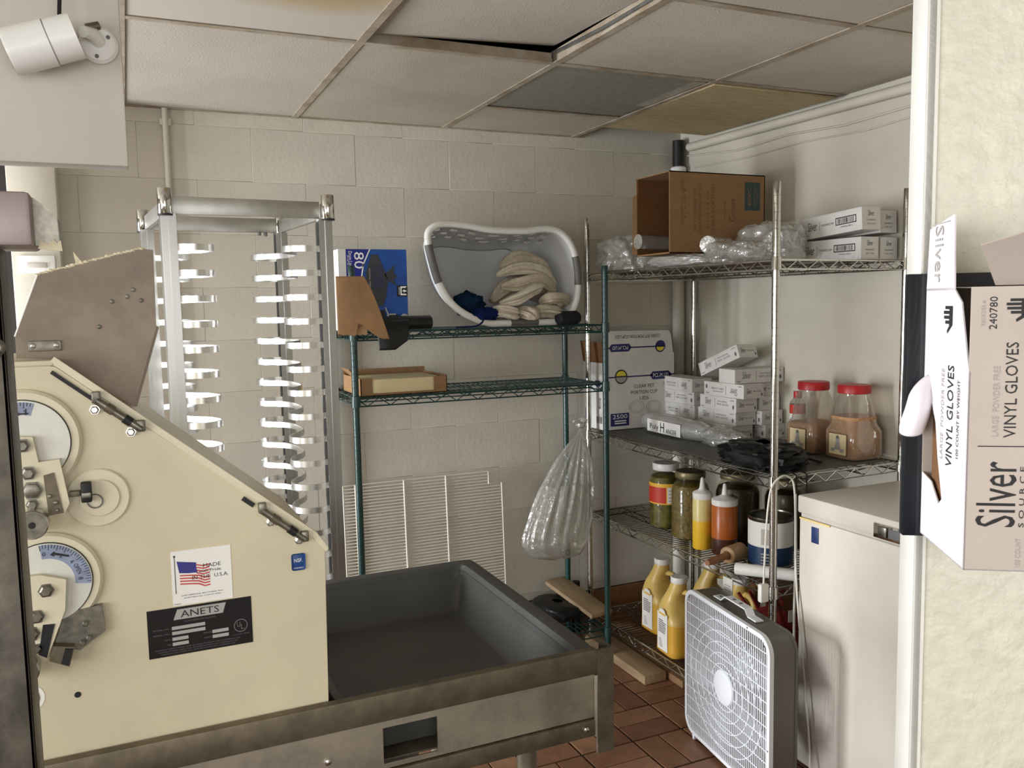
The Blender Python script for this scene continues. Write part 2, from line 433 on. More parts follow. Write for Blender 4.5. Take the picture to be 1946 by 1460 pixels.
# partition in the right foreground
PA = R(-33.9); pu = Vector((math.cos(PA), math.sin(PA), 0)); pn = Vector((math.sin(PA), -math.cos(PA), 0))  # along, out of the face
PO = Vector((.679, .586, 0))+pu*.0150
PM = Matrix(((pu.x, -pn.x, 0, PO.x), (pu.y, -pn.y, 0, PO.y), (0, 0, 1, 0), (0, 0, 0, 1)))   # local x along, local y into the wall
wp = struct(link('wall_partition', B().box((.004, 0, 0), (1.1, .046, 2.6)).mesh('wall_partition', False), 'frp')); wp.matrix_world = PM
t = B(); t.box((-.004, -.003, 0), (0.004, .049, 2.6), .001); t.box((-.004, -.003, 0), (.006, 0, 2.6)); t = t.build('edge_trim', 'white_trim', wp)

# ceiling
ce = struct(B().box((-2.6, -2.5, 2.6), (WX+.1, WY+.1, 2.68)).build('ceiling', 'void', smooth=False))
def ctile(x0, x1, y0, y1, m, z=CZ+.001, tilt=None, th=.016):
    cx, cy = (x0+x1)/2, (y0+y1)/2
    o = B().box((x0-cx, y0-cy, 0), (x1-cx, y1-cy, th), .002, 1).build('ceiling_tile', m, ce, loc=(cx, cy, z))
    if tilt: o.rotation_euler = tilt
    return o
colx = [-2.41-.61, -1.80-.61+.0, -1.802, -1.192, -.582, .027, GX0, GX0+S, GX0+2*S, WX]
colx = [GX0+k*S for k in range(-6, 3)]+[WX]
rowy = [RY1-k*S for k in range(0, 9)]
g = .004
for i in range(len(colx)-1):
    x0, x1 = colx[i]+g, colx[i+1]-g
    for j in range(len(rowy)-1):
        y1, y0 = rowy[j]-g, rowy[j+1]+g
        if i == 6 and j == 0: ctile(x0, x1, y0, y1, 'ceiling_tile', CZ+.027, (R(1.8), R(-2.6), 0)); continue
        ctile(x0, x1, y0, y1, 'ceiling_tile_stained' if (i == 5 and j == 0) else ('ceiling_tile' if (i+j) % 3 else 'ceiling_tile_b'))
    if i == 7:
        v = ctile(x0, x1, RY1+g, 3.006-g, 'vent_mesh', CZ+.004); v.name = 'vent_panel'
        ctile(x0, x1, 3.006+g, WY, 'ceiling_tile_b')
    elif i == 8:
        ctile(x0+.012, x1-.03, RY1+.012, 3.2, 'ceiling_plywood', CZ-.004, (R(.9), R(.5), R(-1.2)), .008)
    else: ctile(x0, x1, RY1+g, WY-.002, 'ceiling_tile' if i % 2 else 'ceiling_tile_b')
def tee(p0, p1, m='tee_metal'):
    t = B(); d = (Vector(p1)-Vector(p0)); along_y = abs(d.y) > abs(d.x)
    if along_y: t.box((p0[0]-.012, p0[1], CZ-.003), (p0[0]+.012, p1[1], CZ)); t.box((p0[0]-.0008, p0[1], CZ), (p0[0]+.0008, p1[1], CZ+.04))
    else: t.box((p0[0], p0[1]-.012, CZ-.0025), (p1[0], p0[1]+.012, CZ)); t.box((p0[0], p0[1]-.0008, CZ), (p1[0], p0[1]+.0008, CZ+.03))
    return t.build('ceiling_tee', m, ce, smooth=False)
for x in colx[1:-1]:
    tee((x, -2.5, 0), (x, WY, 0))
for y in rowy:
    for i in range(len(colx)-1): tee((colx[i]+.012, y, 0), (colx[i+1]-.012, y, 0))
tee((colx[7]+.012, 3.006, 0), (colx[8]-.012, 3.006, 0))
# wall angles
tr = B(); tr.box((-.19, WY-.02, CZ-.002), (colx[8]+.05, WY, CZ)); struct(tr.build('trim_2', 'tee_metal', smooth=False))
B().box((colx[7]+.55, RY1+.03, CZ+.0005), (colx[7]+.592, RY1+.4, CZ+.003)).build('vent_flap', 'aluminium_bright', ce, smooth=False)
B().tube([(colx[6]+S-.0, 1.80, CZ+.02), (colx[6]+S-.004, 2.1, CZ+.018), (colx[6]+S-.002, 2.38, CZ+.03)], .006, 6).build('hanger_rod', 'galvanised', ce)

# pipes and cables on the walls
def pipe(name, pts, r, m, label, cat, n=12):
    o = B(pts[0]).tube(pts, r, n).build(name, m, loc=pts[0]); return tag(o, label, cat)
pipe('pipe', [(WX-.024, 3.32, 2.222), (WX-.024, 2.6, 2.214), (WX-.024, 1.3, 2.20)], .019, 'wall_paint_smooth', 'white painted pipe running along right wall under the ceiling', 'pipe')
pipe('cable', [(WX-.008, 3.36, 2.19), (WX-.008, 3.0, 2.155), (WX-.008, 2.7, 2.165), (WX-.008, 2.4, 2.145), (WX-.008, 2.0, 2.155), (WX-.008, 1.5, 2.15)], .004, 'wall_paint_smooth', 'upper thin white cable sagging below the painted pipe', 'cable', 6)
pipe('cable', [(WX-.008, 3.3, 2.128), (WX-.008, 2.95, 2.115), (WX-.008, 2.62, 2.122), (WX-.008, 2.3, 2.108), (WX-.008, 1.9, 2.125), (WX-.008, 1.5, 2.11)], .003, 'wall_paint_smooth', 'lowest thin cable drooping on the right wall', 'cable', 6)
pv = thing('drain_pipe', 'vertical corner pipe with black top and white collar behind cardboard box', 'pipe', (WX-.045, WY-.045, 0))
B().cyl((0, 0, .17), (0, 0, 2.10), .028, 20).build('pipe', 'wall_paint_smooth', pv)
B().cyl((0, 0, 2.10), (0, 0, 2.26), .027, 20).build('black_section', 'black', pv)
B().lathe([(.030, 2.085), (.036, 2.09), (.036, 2.135), (.030, 2.14)], n=20).build('collar', 'white_plastic', pv)
cd = thing('conduit', 'painted vertical conduit on block wall above the aluminium pan rack', 'pipe', (.17, WY-.012, 0))
B().tube([(0, 0, 1.2), (0, 0, 2.2), (0, 0, 2.25)], .011, 10).build('tube', 'wall_paint', cd)
B().box((-.02, -.004, 2.19), (.02, .006, 2.215), .003).build('strap', 'wall_paint', cd)

# ------------------------------------------------------------------ far left bits
sw = thing('switch_plate', 'white cover plate on the pilaster behind the hopper', 'switch plate', (-.262, 3.279, 1.68))
B().box((-.055, -.006, -.03), (.055, 0, .03), .003).build('plate', 'white_plastic', sw)
B().box((-.03, -.010, -.012), (.03, -.006, .006), .002).build('rocker', 'carton_grey', sw)
po = thing('steel_post', 'dark steel post with bolt at left edge of picture', 'post', (-.133, .9, 0))
t = B(); t.box((-.05, -.03, 0), (.034, -.024, 1.578), .001); t.box((.03, -.03, 0), (.034, .03, 1.578), .001); t.build('angle', 'steel_post', po)
B().cyl((-.004, -.031, .05), (-.004, -.031, 1.57), .009, 12).build('rod', 'steel_post', po)
B().lathe([(.009, 0), (.009, .004), (.006, .008), (.001, .009)], n=14, M=Matrix.Rotation(PI/2, 4, 'X')).build('bolt', 'zinc', po, loc=(.026, -.031, 1.49))
hd = thing('control_head', 'pinkish grey metal box clamped on top of steel post', 'metal box', (-.13, .9, 1.579))
B().box((-.06, -.025, 0), (.058, .06, .048), .004).build('housing', 'lilac_metal', hd)
B().prism([(.058, .002), (.078, .004), (.077, .028), (.070, .036), (.058, .046)], .0, .05).build('bracket', 'zinc', hd)
B().prism([(.060, -.001), (.080, -.003), (.079, .007), (.076, .004), (.073, .008), (.069, .003), (.063, .006)], -.004, -.002).build('torn_tape', 'flour_edge', hd, smooth=False)

# security camera on the soffit
sc_ = thing('security_camera', 'white bullet security camera screwed to the soffit', 'security camera', (-.014, 1.398, 1.905))
Mx = Matrix.Rotation(PI/2, 4, 'X')
B().lathe([(.001, 0), (.026, 0), (.026, .004), (.022, .008), (.001, .009)], n=28, M=Mx).build('base_plate', 'white_plastic', sc_, loc=(.0, 0, -.004))
for a in (40, 150, 260):
    B().lathe([(.003, .008), (.0026, .0105), (.0005, .011)], n=8, M=Mx).build('screw', 'ink_grey', sc_, loc=(.017*math.cos(R(a)), 0, -.004+.017*math.sin(R(a))))
B().tube([(0, -.006, 0), (-.006, -.02, .006), (-.018, -.035, .004)], [.010, .009, .008], 12).build('arm', 'white_plastic', sc_)
B().cyl((-.014, -.012, .016), (.002, -.008, .022), .006, 12).build('knuckle', 'zinc', sc_)
ax0, ax1 = Vector((-.026, -.046, -.006)), Vector((-.108, -.040, -.034)); axd = (ax1-ax0).normalized()
bd = B().cyl(ax0, ax0+axd*.034, .0305, 28).build('rear_body', 'white_plastic', sc_)
B().cyl(ax0+axd*.0355, ax1, .0315, 28).build('front_body', 'white_plastic', sc_)
B().cyl(ax0+axd*.033, ax0+axd*.037, .0302, 28).build('seam', 'ink_light', sc_)
B().cyl(ax1-axd*.001, ax1+axd*.003, .030, 28).build('visor_rim', 'white_plastic', sc_)
B().cyl(ax1+axd*.0025, ax1+axd*.0036, .0265, 28).build('lens_glass', 'black_gloss', sc_)
B().tube([ax0+Vector((-.02, .0, .026)), ax0+Vector((-.018, .01, .06)), ax0+Vector((-.016, .03, .12))], .0028, 6).build('cable', 'black', sc_)

# ------------------------------------------------------------------ steel table and tub
TY = 1.345
tb = thing('steel_table', 'stainless steel table frame with square cut-out in its front panel', 'table', (.3, 1.7, 0))
o_ = (.3, 1.7, 0)
t = B(o_)   # front: lip, then panel with a cut-out
xl, xr = -.75, .806
t.box((xl, TY, .822), (xr-.036, TY+.018, .870), .0015); t.build('lip', 'steel_dirty', tb, loc=(0, 0, 0))
t = B(o_)
yp0, yp1 = TY+.008, TY+.0105
for x0, x1, z0, z1 in ((xl, .357, .735, .823), (.454, xr-.035, .735, .823), (.357, .454, .807, .823), (.357, .454, .735, .744)): t.box((x0, yp0, z0), (x1, yp1, z1))
t.build('front_panel', 'steel', tb, smooth=False)
t = B(o_); t.box((xl, TY+.002, .700), (xr-.03, TY+.022, .733), .003); t.build('lower_rail', 'steel_dirty', tb)
t = B(o_); t.prism([(xr-.036, TY), (xr, TY), (xr, TY+.05), (xr-.004, TY+.05), (xr-.004, TY+.006), (xr-.036, TY+.006)], .665, .868, 'z'); t.build('corner_post', 'steel_dirty', tb, smooth=False)
t = B(o_); t.tube([(xr-.037, TY+.004, .70), (xr-.037, TY+.003, .82)], .004, 8); t.build('weld_bead', 'steel', tb)
for x, y0, y1 in ((xr-.003, TY+.05, 2.03), (xl, TY+.02, 2.03)):
    t = B(o_); t.box((x, y0, .70), (x+.003, y1, .82)); t.build('end_panel', 'steel_dirty', tb, smooth=False)
t = B(o_); t.box((xl, 2.027, .70), (xr, 2.03, .82)); t.build('back_panel', 'steel_dirty', tb, smooth=False)
t = B(o_); t.box((xl, TY+.02, .742), (xr-.003, 2.027, .745)); t.build('tray_deck', 'steel_dirty', tb, smooth=False)
t = B(o_); t.box((.34, TY+.06, .705), (.435, TY+.10, .742)); t.build('inner_box', 'galvanised', tb, smooth=False)
for x, y in ((.66, 1.43), (.66, 1.96), (-.65, 1.43), (-.65, 1.96)):
    l = B(o_); l.cyl((x, y, .10), (x, y, .742), .02, 16); l = l.build('leg', 'steel_dirty', tb)
    B(o_).lathe([(.03, 0), (.034, .01), (.02, .1)], (x, y, 0), 14).build('foot', 'black', l)
for x, z in ((.745, .718), (.262, .772)):
    B(o_).lathe([(.006, 0), (.006, .004), (.003, .006)], (x, TY+(.002 if z < .73 else .008), z), 6, M=Mx).build('bolt', 'steel_bright', tb)
tub = thing('grey_tub', 'large shallow grey plastic tub set into the steel table', 'tub', (.5, 1.68, .7455))
TW0, TW1, TD0, TD1 = .282, .782, 1.364, 2.022      # outer extents of the rim
cx_, cy_ = (TW0+TW1)/2-.5, (TD0+TD1)/2-1.68
a_, b_ = (TW1-TW0)/2, (TD1-TD0)/2
ix, iy = cx_-.010, cy_-.011     # opening sits off centre: wide ledge at right and back
def sc(z, d, c=False): return (z, a_-d, b_-d, 26, ix if c else cx_, iy if c else cy_)
t = B(); t.sect([sc(0, .052, 1), sc(.006, .044, 1), sc(.102, .030, 1), sc(.105, .002), sc(.110, 0), sc(.1145, .001), sc(.1155, .004), sc(.1150, .023, 1), sc(.110, .026, 1), sc(.020, .050, 1), sc(.008, .062, 1), sc(.0075, .07, 1)], n=160)
t.build('tub_shell', 'grey_tub', tub, ang=50)

# ------------------------------------------------------------------ dough sheeter
SY = 1.366
sh = thing('dough_sheeter', 'cream enamelled dough sheeter with dials and data plates standing on table', 'dough sheeter', (0, 1.5, .747))
so = (0, 1.5, .747)
panel = [(-.34, .748), (.268, .748), (.270, .87), (.274, 1.126), (.252, 1.152), (-.095, 1.442), (-.103, 1.444), (-.34, 1.444)]
B(so).prism(panel, SY, SY+.012).build('side_panel', 'cream', sh, smooth=False)
B(so).prism(panel, SY+.28, SY+.292).build('side_panel', 'cream', sh, smooth=False)
t = B(so); t.prism([(.268, .75), (.271, .75), (.277, 1.126), (.255, 1.155), (-.095, 1.452), (-.095, 1.447), (.252, 1.150), (.273, 1.124)], SY+.012, SY+.28); t.build('sloping_cover', 'cream', sh, smooth=False)
t = B(so); t.box((-.34, SY-.001, 1.444), (-.098, SY+.292, 1.452), .002); t.build('top_plate', 'cream_light', sh)
t = B(so); t.prism([(-.100, 1.452), (-.096, 1.457), (.262, 1.156), (.280, 1.128), (.276, 1.122), (.256, 1.148), (-.097, 1.445)], SY-.002, SY+.010); t.build('edge_flange', 'cream_light', sh, smooth=False)
hp = [(-.146, 1.486), (-.112, 1.574), (.027, 1.612), (.043, 1.610), (.041, 1.494), (.004, 1.375), (-.101, 1.452), (-.146, 1.455)]
hpp = B(so).prism(hp, 1.400, 1.404).build('hopper_plate', 'hopper_plate', sh, smooth=False)
B(so).prism(hp, 1.60, 1.604).build('hopper_plate', 'hopper_plate', sh, smooth=False)
t = B(so); t.prism([(.041, 1.494), (.045, 1.494), (.008, 1.375), (.004, 1.375)], 1.404, 1.60); t.build('hopper_back', 'hopper_plate', sh, smooth=False)
rr = random.Random(4)
pts = [Vector((-.112, 1.574)).lerp(Vector((.027, 1.612)), k/24) for k in range(25)]
t = B(so)
for k, p in enumerate(pts):
    t.blob((p[0], 1.402, p[1]+rr.uniform(0, .001)), (.005, .0034, rr.uniform(.0015, .0028)), k, .3, 2, 8, 6)
t.prism([(-.062, 1.588), (-.053, 1.590), (-.060, 1.600), (-.065, 1.607)], 1.400, 1.404)
t.build('dough_crust', 'flour_edge', hpp)
t = B(so); t.tube([(-.146, 1.401, 1.486), (-.112, 1.401, 1.574)], .0015, 6); t.build('plate_edge', 'label_white', hpp)
for x, z in ((-.037, 1.497), (-.018, 1.534), (.003, 1.541), (.022, 1.535), (.012, 1.551)):
    B(so).lathe([(.0035, 0), (.003, .0015), (.0006, .0022)], (x, 1.400, z), 10, M=Mx).build('rivet', 'zinc', hpp)
B(so).box((-.130, 1.397, 1.464), (-.088, 1.400, 1.479), .001).build('strap', 'zinc', hpp)
for x in (-.124, -.094): B(so).lathe([(.004, 0), (.0035, .002), (.0006, .003)], (x, 1.397, 1.472), 10, M=Mx).build('rivet', 'steel_bright', hpp)
def disc(name, x, z, r, y0, y1, m, parent=sh, n=40, bev=.0015):
    return B(so).lathe([(.0005, -(y0-y0)), (r, 0), (r, (y0-y1)-bev), (r-bev, y0-y1), (.0005, y0-y1)], (x, y0, z), n, M=Mx).build(name, m, parent)
def poly(name, pts, y0, y1, m, parent=sh): return B(so).prism(pts, y1, y0).build(name, m, parent, smooth=False)
def hexbolt(x, z, y, r=.0075, m='zinc', parent=sh):
    o = B(so).lathe([(r*1.25, 0), (r*1.25, .0015), (r, .0015), (r, .006), (r*.7, .0072), (.0004, .0072)], (x, y, z), 6, M=Mx).build('bolt', m, parent, ang=25); return o
# roll opening slots in the slope and the latch rods over them
def bar(name, p, q, wd, y0, y1, m, parent=sh):
    p, q = Vector(p), Vector(q); d = (q-p).normalized(); n_ = Vector((-d.y, d.x))*wd/2
    return poly(name, [p+n_, q+n_, q-n_, p-n_], y0, y1, m, parent)
bar('slot', (-.101, 1.4355), (-.051, 1.3935), .005, SY, SY-.0028, 'black')
bar('slot', (.150, 1.225), (.166, 1.2115), .007, SY, SY-.0028, 'black')
for (p, q) in (((-.046, 1.392), (.011, 1.346)), ((.178, 1.203), (.242, 1.149))):
    p, q = Vector(p), Vector(q)
    la = B(so).cyl((p.x, SY-.008, p.y), (q.x, SY-.008, q.y), .0055, 12).build('latch_rod', 'zinc', sh)
    for f in (.22, .62):
        a, b = p.lerp(q, f), p.lerp(q, f+.16)
        B(so).cyl((a.x, SY-.008, a.y), (b.x, SY-.008, b.y), .0068, 12).build('sleeve', 'black' if f > .5 else 'steel_dirty', la)
    for e in (p, q):
        B(so).box((e.x-.006, SY-.011, e.y-.004), (e.x+.006, SY, e.y+.013), .002).build('bracket', 'zinc', la)
hexbolt(-.049, 1.378, SY, .006, 'steel_bright'); hexbolt(-.003, 1.342, SY, .006, 'steel_bright')
hexbolt(.190, 1.182, SY, .006, 'steel_bright'); hexbolt(.233, 1.147, SY, .006, 'steel_bright')
def dial(cx, cz, r, ro, name):
    d = disc('dial_ring', cx, cz, ro, SY, SY-.008, 'cream_light', n=56, bev=.004)
    disc('dial_rim', cx, cz, r+.0012, SY-.008, SY-.0095, 'black', d, 56, .0003)
    f = disc('dial_face', cx, cz, r, SY-.0095, SY-.011, 'dial_white', d, 56, .0005)
    return d
d1 = dial(-.142, 1.338, .060, .075, 'a'); d2 = dial(-.124, 1.134, .058, .072, 'b')
def scale(cx, cz, r0, r1, a0, a1, parent, nums):
    n = 22; pts = [(cx+r1*math.cos(R(a0+(a1-a0)*k/n)), cz+r1*math.sin(R(a0+(a1-a0)*k/n))) for k in range(n+1)]
    pts += [(cx+r0*math.cos(R(a1+(a0-a1)*k/n)), cz+r0*math.sin(R(a1+(a0-a1)*k/n))) for k in range(n+1)]
    s_ = poly('scale_band', pts, SY-.011, SY-.0116, 'scale_blue', parent)
    p = Pr((-so[0], SY-.0116-so[1], -so[2]), (1, 0, 0), (0, 0, 1), .0004)
    for k in range(int(abs(a1-a0)/4)):
        a = R(a0+(a1-a0)*k/int(abs(a1-a0)/4)); c, s2 = math.cos(a), math.sin(a); q = r1-.005 if k % 3 else r1-.008
        w_ = .0004; p.poly([(cx+r1*c-w_*s2, cz+r1*s2+w_*c), (cx+q*c-w_*s2, cz+q*s2+w_*c), (cx+q*c+w_*s2, cz+q*s2-w_*c), (cx+r1*c+w_*s2, cz+r1*s2-w_*c)])
    for tx, a in nums:
        rm = r0+.35*(r1-r0); p.text(tx, cx+rm*math.cos(R(a)), cz+rm*math.sin(R(a)), .004*len(tx), .006, 1, a-90)
    p.build('scale_marks', 'ink', s_)
scale(-.124, 1.134, .036, .0565, 97, -8, d2, (('0', 92), ('2', 62), ('4', 40), ('OPEN', 22), ('8', 2)))
scale(-.142, 1.338, .040, .0575, 110, 72, d1, (('4', 82), ('0', 104)))
p = Pr((0, SY-.0118-so[1], -so[2]), X1, Z1, .0004)
p.poly([(-.118, 1.1755), (-.112, 1.1800), (-.112, 1.1778), (-.094, 1.1718), (-.094, 1.1690), (-.112, 1.1742), (-.113, 1.172)])
p.poly([(-.147, 1.3795), (-.143, 1.382), (-.143, 1.3805), (-.136, 1.3805), (-.136, 1.382), (-.131, 1.3795), (-.136, 1.377), (-.136, 1.3785), (-.143, 1.3785), (-.143, 1.377)])
p.build('arrow', 'ink', d2)
# adjusting arms, knobs, bolts
a1_ = poly('adjusting_arm', [(-.160, 1.350), (-.128, 1.347), (-.123, 1.311), (-.097, 1.313), (-.088, 1.249), (-.095, 1.234), (-.117, 1.237), (-.147, 1.249), (-.160, 1.29)], SY-.011, SY-.021, 'cream_light')
poly('slot', [(-.118, 1.292), (-.105, 1.295), (-.096, 1.236), (-.115, 1.234)], SY-.021, SY-.0225, 'steel_dirty', a1_)
for x, z, s_ in ((-.105, 1.252, .005), (-.104, 1.241, .004), (-.112, 1.262, .005)): B(so).box((x-s_/2, SY-.026, z-s_/2), (x+s_/2, SY-.0225, z+s_/2), .0008).build('set_screw', 'zinc', a1_)
a2_ = poly('adjusting_arm', [(-.150, 1.150), (-.131, 1.150), (-.099, 1.139), (-.103, 1.095), (-.131, 1.024), (-.150, 1.024), (-.165, 1.085)], SY-.011, SY-.021, 'cream_light')
poly('slot', [(-.132, 1.078), (-.117, 1.077), (-.130, 1.029), (-.140, 1.036)], SY-.021, SY-.0225, 'black', a2_)
for x, z, r_ in ((-.141, 1.336, .0085), (-.136, 1.297, .0085), (-.133, 1.272, .011), (-.134, 1.252, .007)): hexbolt(x, z, SY-.021, r_, 'zinc', a1_)
for x, z, r_ in ((-.125, 1.127, .0085), (-.139, 1.091, .0085), (-.147, 1.067, .009), (-.142, 1.045, .006)): hexbolt(x, z, SY-.021, r_, 'zinc', a2_)
for x, z in ((-.134, 1.228), (-.158, 1.022)):
    k_ = disc('knob', x, z, .0205, SY-.022, SY-.046, 'steel_bright', n=40, bev=.002)
    disc('knob_face', x, z, .018, SY-.046, SY-.0465, 'zinc', k_, 36, .0002); disc('knob_screw', x, z, .0045, SY-.0465, SY-.048, 'black', k_, 16, .0005)
g3 = disc('round_boss', -.052, 1.249, .043, SY, SY-.004, 'cream_light', n=48, bev=.002)
disc('boss_face', -.050, 1.249, .027, SY-.004, SY-.007, 'cream_light', g3, 44, .001)
B(so).box((-.073, SY-.022, 1.247), (-.059, SY-.007, 1.276), .002, M=None).build('switch_block', 'black', g3)
B(so).box((-.072, SY-.024, 1.254), (-.060, SY-.021, 1.262), .001).build('toggle', 'zinc', g3)
B(so).box((-.088, SY-.016, 1.256), (-.074, SY-.007, 1.264), .001).build('wire_clip', 'steel_dirty', g3)
B(so).tube([(-.056+.010*math.cos(a*PI/10), SY-.009, 1.2455+.010*math.sin(a*PI/10)) for a in range(20)], .0009, 6, True).build('wire_loop', 'ink_grey', g3)
br = poly('mounting_bracket', [(-.105, 1.087), (-.056, 1.091), (-.053, 1.052), (-.088, 1.028), (-.121, 1.040)], SY, SY-.010, 'zinc')
for x, z in ((-.079, 1.068), (-.084, 1.040), (-.075, 1.046)): hexbolt(x, z, SY-.010, .0045, 'zinc', br)
poly('micro_switch', [(-.121, 1.046), (-.094, 1.040), (-.102, 1.012), (-.127, 1.025)], SY-.010, SY-.026, 'steel_dirty', br)
poly('switch_cap', [(-.106, 1.040), (-.096, 1.038), (-.103, 1.015), (-.112, 1.020)], SY-.026, SY-.030, 'black', br)
disc('hole', -.096, .958, .0045, SY, SY-.0008, 'black', n=16, bev=.0002)
hl = disc('hole_lit_edge', -.158, .965, .020, SY, SY-.0008, 'label_white', n=30, bev=.0002); disc('hole_inner', -.163, .965, .0185, SY-.0008, SY-.0016, 'hopper_plate', hl, 30, .0002)  # open hole drawn as discs: grey inside, lit edge a painted white crescent
# stickers
def quad_sticker(name, x0, z0, x1, z1, m, y=SY, parent=sh):
    return B(so).box((x0, y-.0008, z0), (x1, y, z1)).build(name, m, parent, smooth=False)
st = quad_sticker('flag_sticker', .041, 1.069, .128, 1.154, 'label_white')
def SP(): return Pr((0, SY-.0008-so[1], -so[2]), X1, Z1, .0003)
p = SP(); p.rect(.0455, 1.088, .0465, 1.145); p.disc(.046, 1.146, .0016, 10)
p.text('MADE', .0995, 1.1265, .026, .0058); p.text('with Pride', .096, 1.1185, .033, .0045); p.text('IN THE  U.S.A.', .0965, 1.1095, .053, .0058)
p.text('ANETSBERGER BROTHERS, INC.', .084, 1.0835, .062, .0022); p.text('NORTHBROOK, ILLINOIS 60062', .084, 1.0795, .054, .0020); p.text('P9800', .047, 1.0715, .010, .0016)
p.build('lettering', 'ink', st)
p = Pr((0, SY-.0008-so[1], -so[2]), X1, Z1, .00015)
p.poly([(.049, 1.138), (.063, 1.1355), (.077, 1.133), (.0765, 1.1255), (.0785, 1.117), (.066, 1.1175), (.052, 1.1195)]); p.build('flag_canton', 'flag_blue', st)
p = Pr((0, SY-.0008-so[1], -so[2]), X1, Z1, .00012)
for k in range(4):
    z = 1.1305-k*.0043; p.poly([(.0765, z), (.087, z-.003), (.096, z-.0015), (.096, z-.0037), (.087, z-.0052), (.0765, z-.0022)])
for k in range(4):
    z = 1.1165-k*.0044; p.poly([(.0525, z), (.066, z-.0012), (.080, z-.003), (.088, z-.0075), (.096, z-.0065), (.096, z-.0088), (.088, z-.0098), (.079, z-.0053), (.066, z-.0034), (.0525, z-.0022)])
p.build('flag_stripes', 'flag_red', st)
dp = quad_sticker('data_plate', .003, .992, .155, 1.067, 'black_gloss')
p = SP(); p.poly([(.040, 1.0475), (.112, 1.0475), (.117, 1.0635), (.046, 1.0635)])
for x0, z, x1 in ((.037, 1.0375, .085), (.037, 1.0295, .085), (.037, 1.0205, .060), (.037, 1.0125, .060), (.095, 1.0225, .119), (.095, 1.0145, .119)): p.rect(x0, z-.0052, x1, z)
p.build('plate_fields', 'ink_light', dp)
p = Pr((0, SY-.0008-so[1], -so[2]), X1, Z1, .0006); p.text('ANETS', .0785, 1.0555, .056, .0105)
p.build('lettering', 'ink', dp)
p = SP(); p.ring(.1375, 1.0225, .0105, .0092); p.text('U', .1345, 1.0245, .005, .008); p.text('L', .140, 1.0205, .0045, .008); p.text('LISTED 982F', .1375, 1.0085, .026, .0016)
p.text('NORTHBROOK ILLINOIS', .078, 1.0435, .046, .0024)
for tx, x, z, w_ in (('MODEL NO.', .022, 1.035, .024), ('SERIAL NO.', .022, 1.027, .024), ('VOLTS', .030, 1.018, .009), ('HZ', .032, 1.010, .006), ('PHASE', .088, 1.020, .012), ('AMPS', .088, 1.012, .011)): p.text(tx, x, z, w_, .0022)
for k in range(3): p.text('MANUFACTURED UNDER ONE OR MORE PATENTS FOR COMMERCIAL USE', .074, 1.0035-k*.0036, .124-k*.008, .0018)
p.build('small_print', 'ink_grey', dp)
bs = B(so).box((.220, SY-.0008, 1.098), (.242, SY, 1.125), .003).build('blue_sticker', 'label_blue', sh)
p = SP(); p.text('NSF.', .231, 1.114, .013, .006); p.text('COMPONENT', .231, 1.1015, .016, .0022); p.build('lettering', 'label_white', bs)

# ------------------------------------------------------------------ aluminium pan rack
pr = thing('pan_rack', 'tall aluminium pizza pan rack with rows of bent strips against wall', 'pan rack', (.113, 2.41, 0), R(4.5))
RW, RD, RH = .412, .50, 1.828
def upright(x, y, sx, sy):
    t = B()   # channel section with a centre rib
    for a, b in (((-.016, -.024), (.016, .024)),): t.box((x-.018, y-.020, .10), (x+.018, y-.016, RH-.06)); t.box((x-.018, y+.016, .10), (x+.018, y+.020, RH-.06))
    t.box((x-.018*sx-.002, y-.018, .10), (x-.018*sx+.002, y+.018, RH-.06)); t.box((x-.002, y-.024, .10), (x+.002, y-.018, RH-.06))
    u = t.build('upright', 'aluminium', pr, smooth=False)
    B().lathe([(.0165, .0), (.018, .002), (.018, .066), (.0165, .068)], (x-.008*sx, y-.020*sy, RH-.064), 22).build('corner_bumper', 'chrome', u)
    B().lathe([(.0188, -.002), (.0188, .002)], (x-.008*sx, y-.020*sy, RH-.064), 22).build('bumper_ring', 'ink', u)
    B().lathe([(.03, .02), (.03, .06), (.006, .062), (.006, .10)], (x, y, -.02+.02-.0), 18).build('caster', 'black', u)
for x, sx in ((.0, 1), (RW, -1)):
    for y, sy in ((0, 1), (RD, -1)): upright(x, y, sx, sy)
for y in (0, RD):
    B().box((.012, y-.006, RH-.060), (RW-.012, y+.006, RH-.014), .001).build('top_rail', 'aluminium_dull', pr)
    B().box((.012, y-.004, .13), (RW-.012, y+.004, .17), .001).build('bottom_rail', 'aluminium_dull', pr)
for x in (0, RW):
    B().box((x-.006, .012, RH-.060), (x+.006, RD-.012, RH-.018), .001).build('top_rail', 'aluminium_dull', pr)
for x, z in ((RW-.05, RH-.072), (RW-.07, RH-.07)): B().lathe([(.006, 0), (.006, .012)], (x, RD-.01, z), 10).build('rivet', 'ink_grey', pr)
ctrl = [(.016, -.014), (.03, -.026), (.055, -.034), (.085, -.028), (.108, -.004), (.112, .035), (.092, .08), (.058, .12), (.036, .17), (.032, .235), (.036, .30), (.058, .35), (.092, .385), (.110, .425), (.104, .465), (.08, .495), (.045, .505), (.016, .500)]
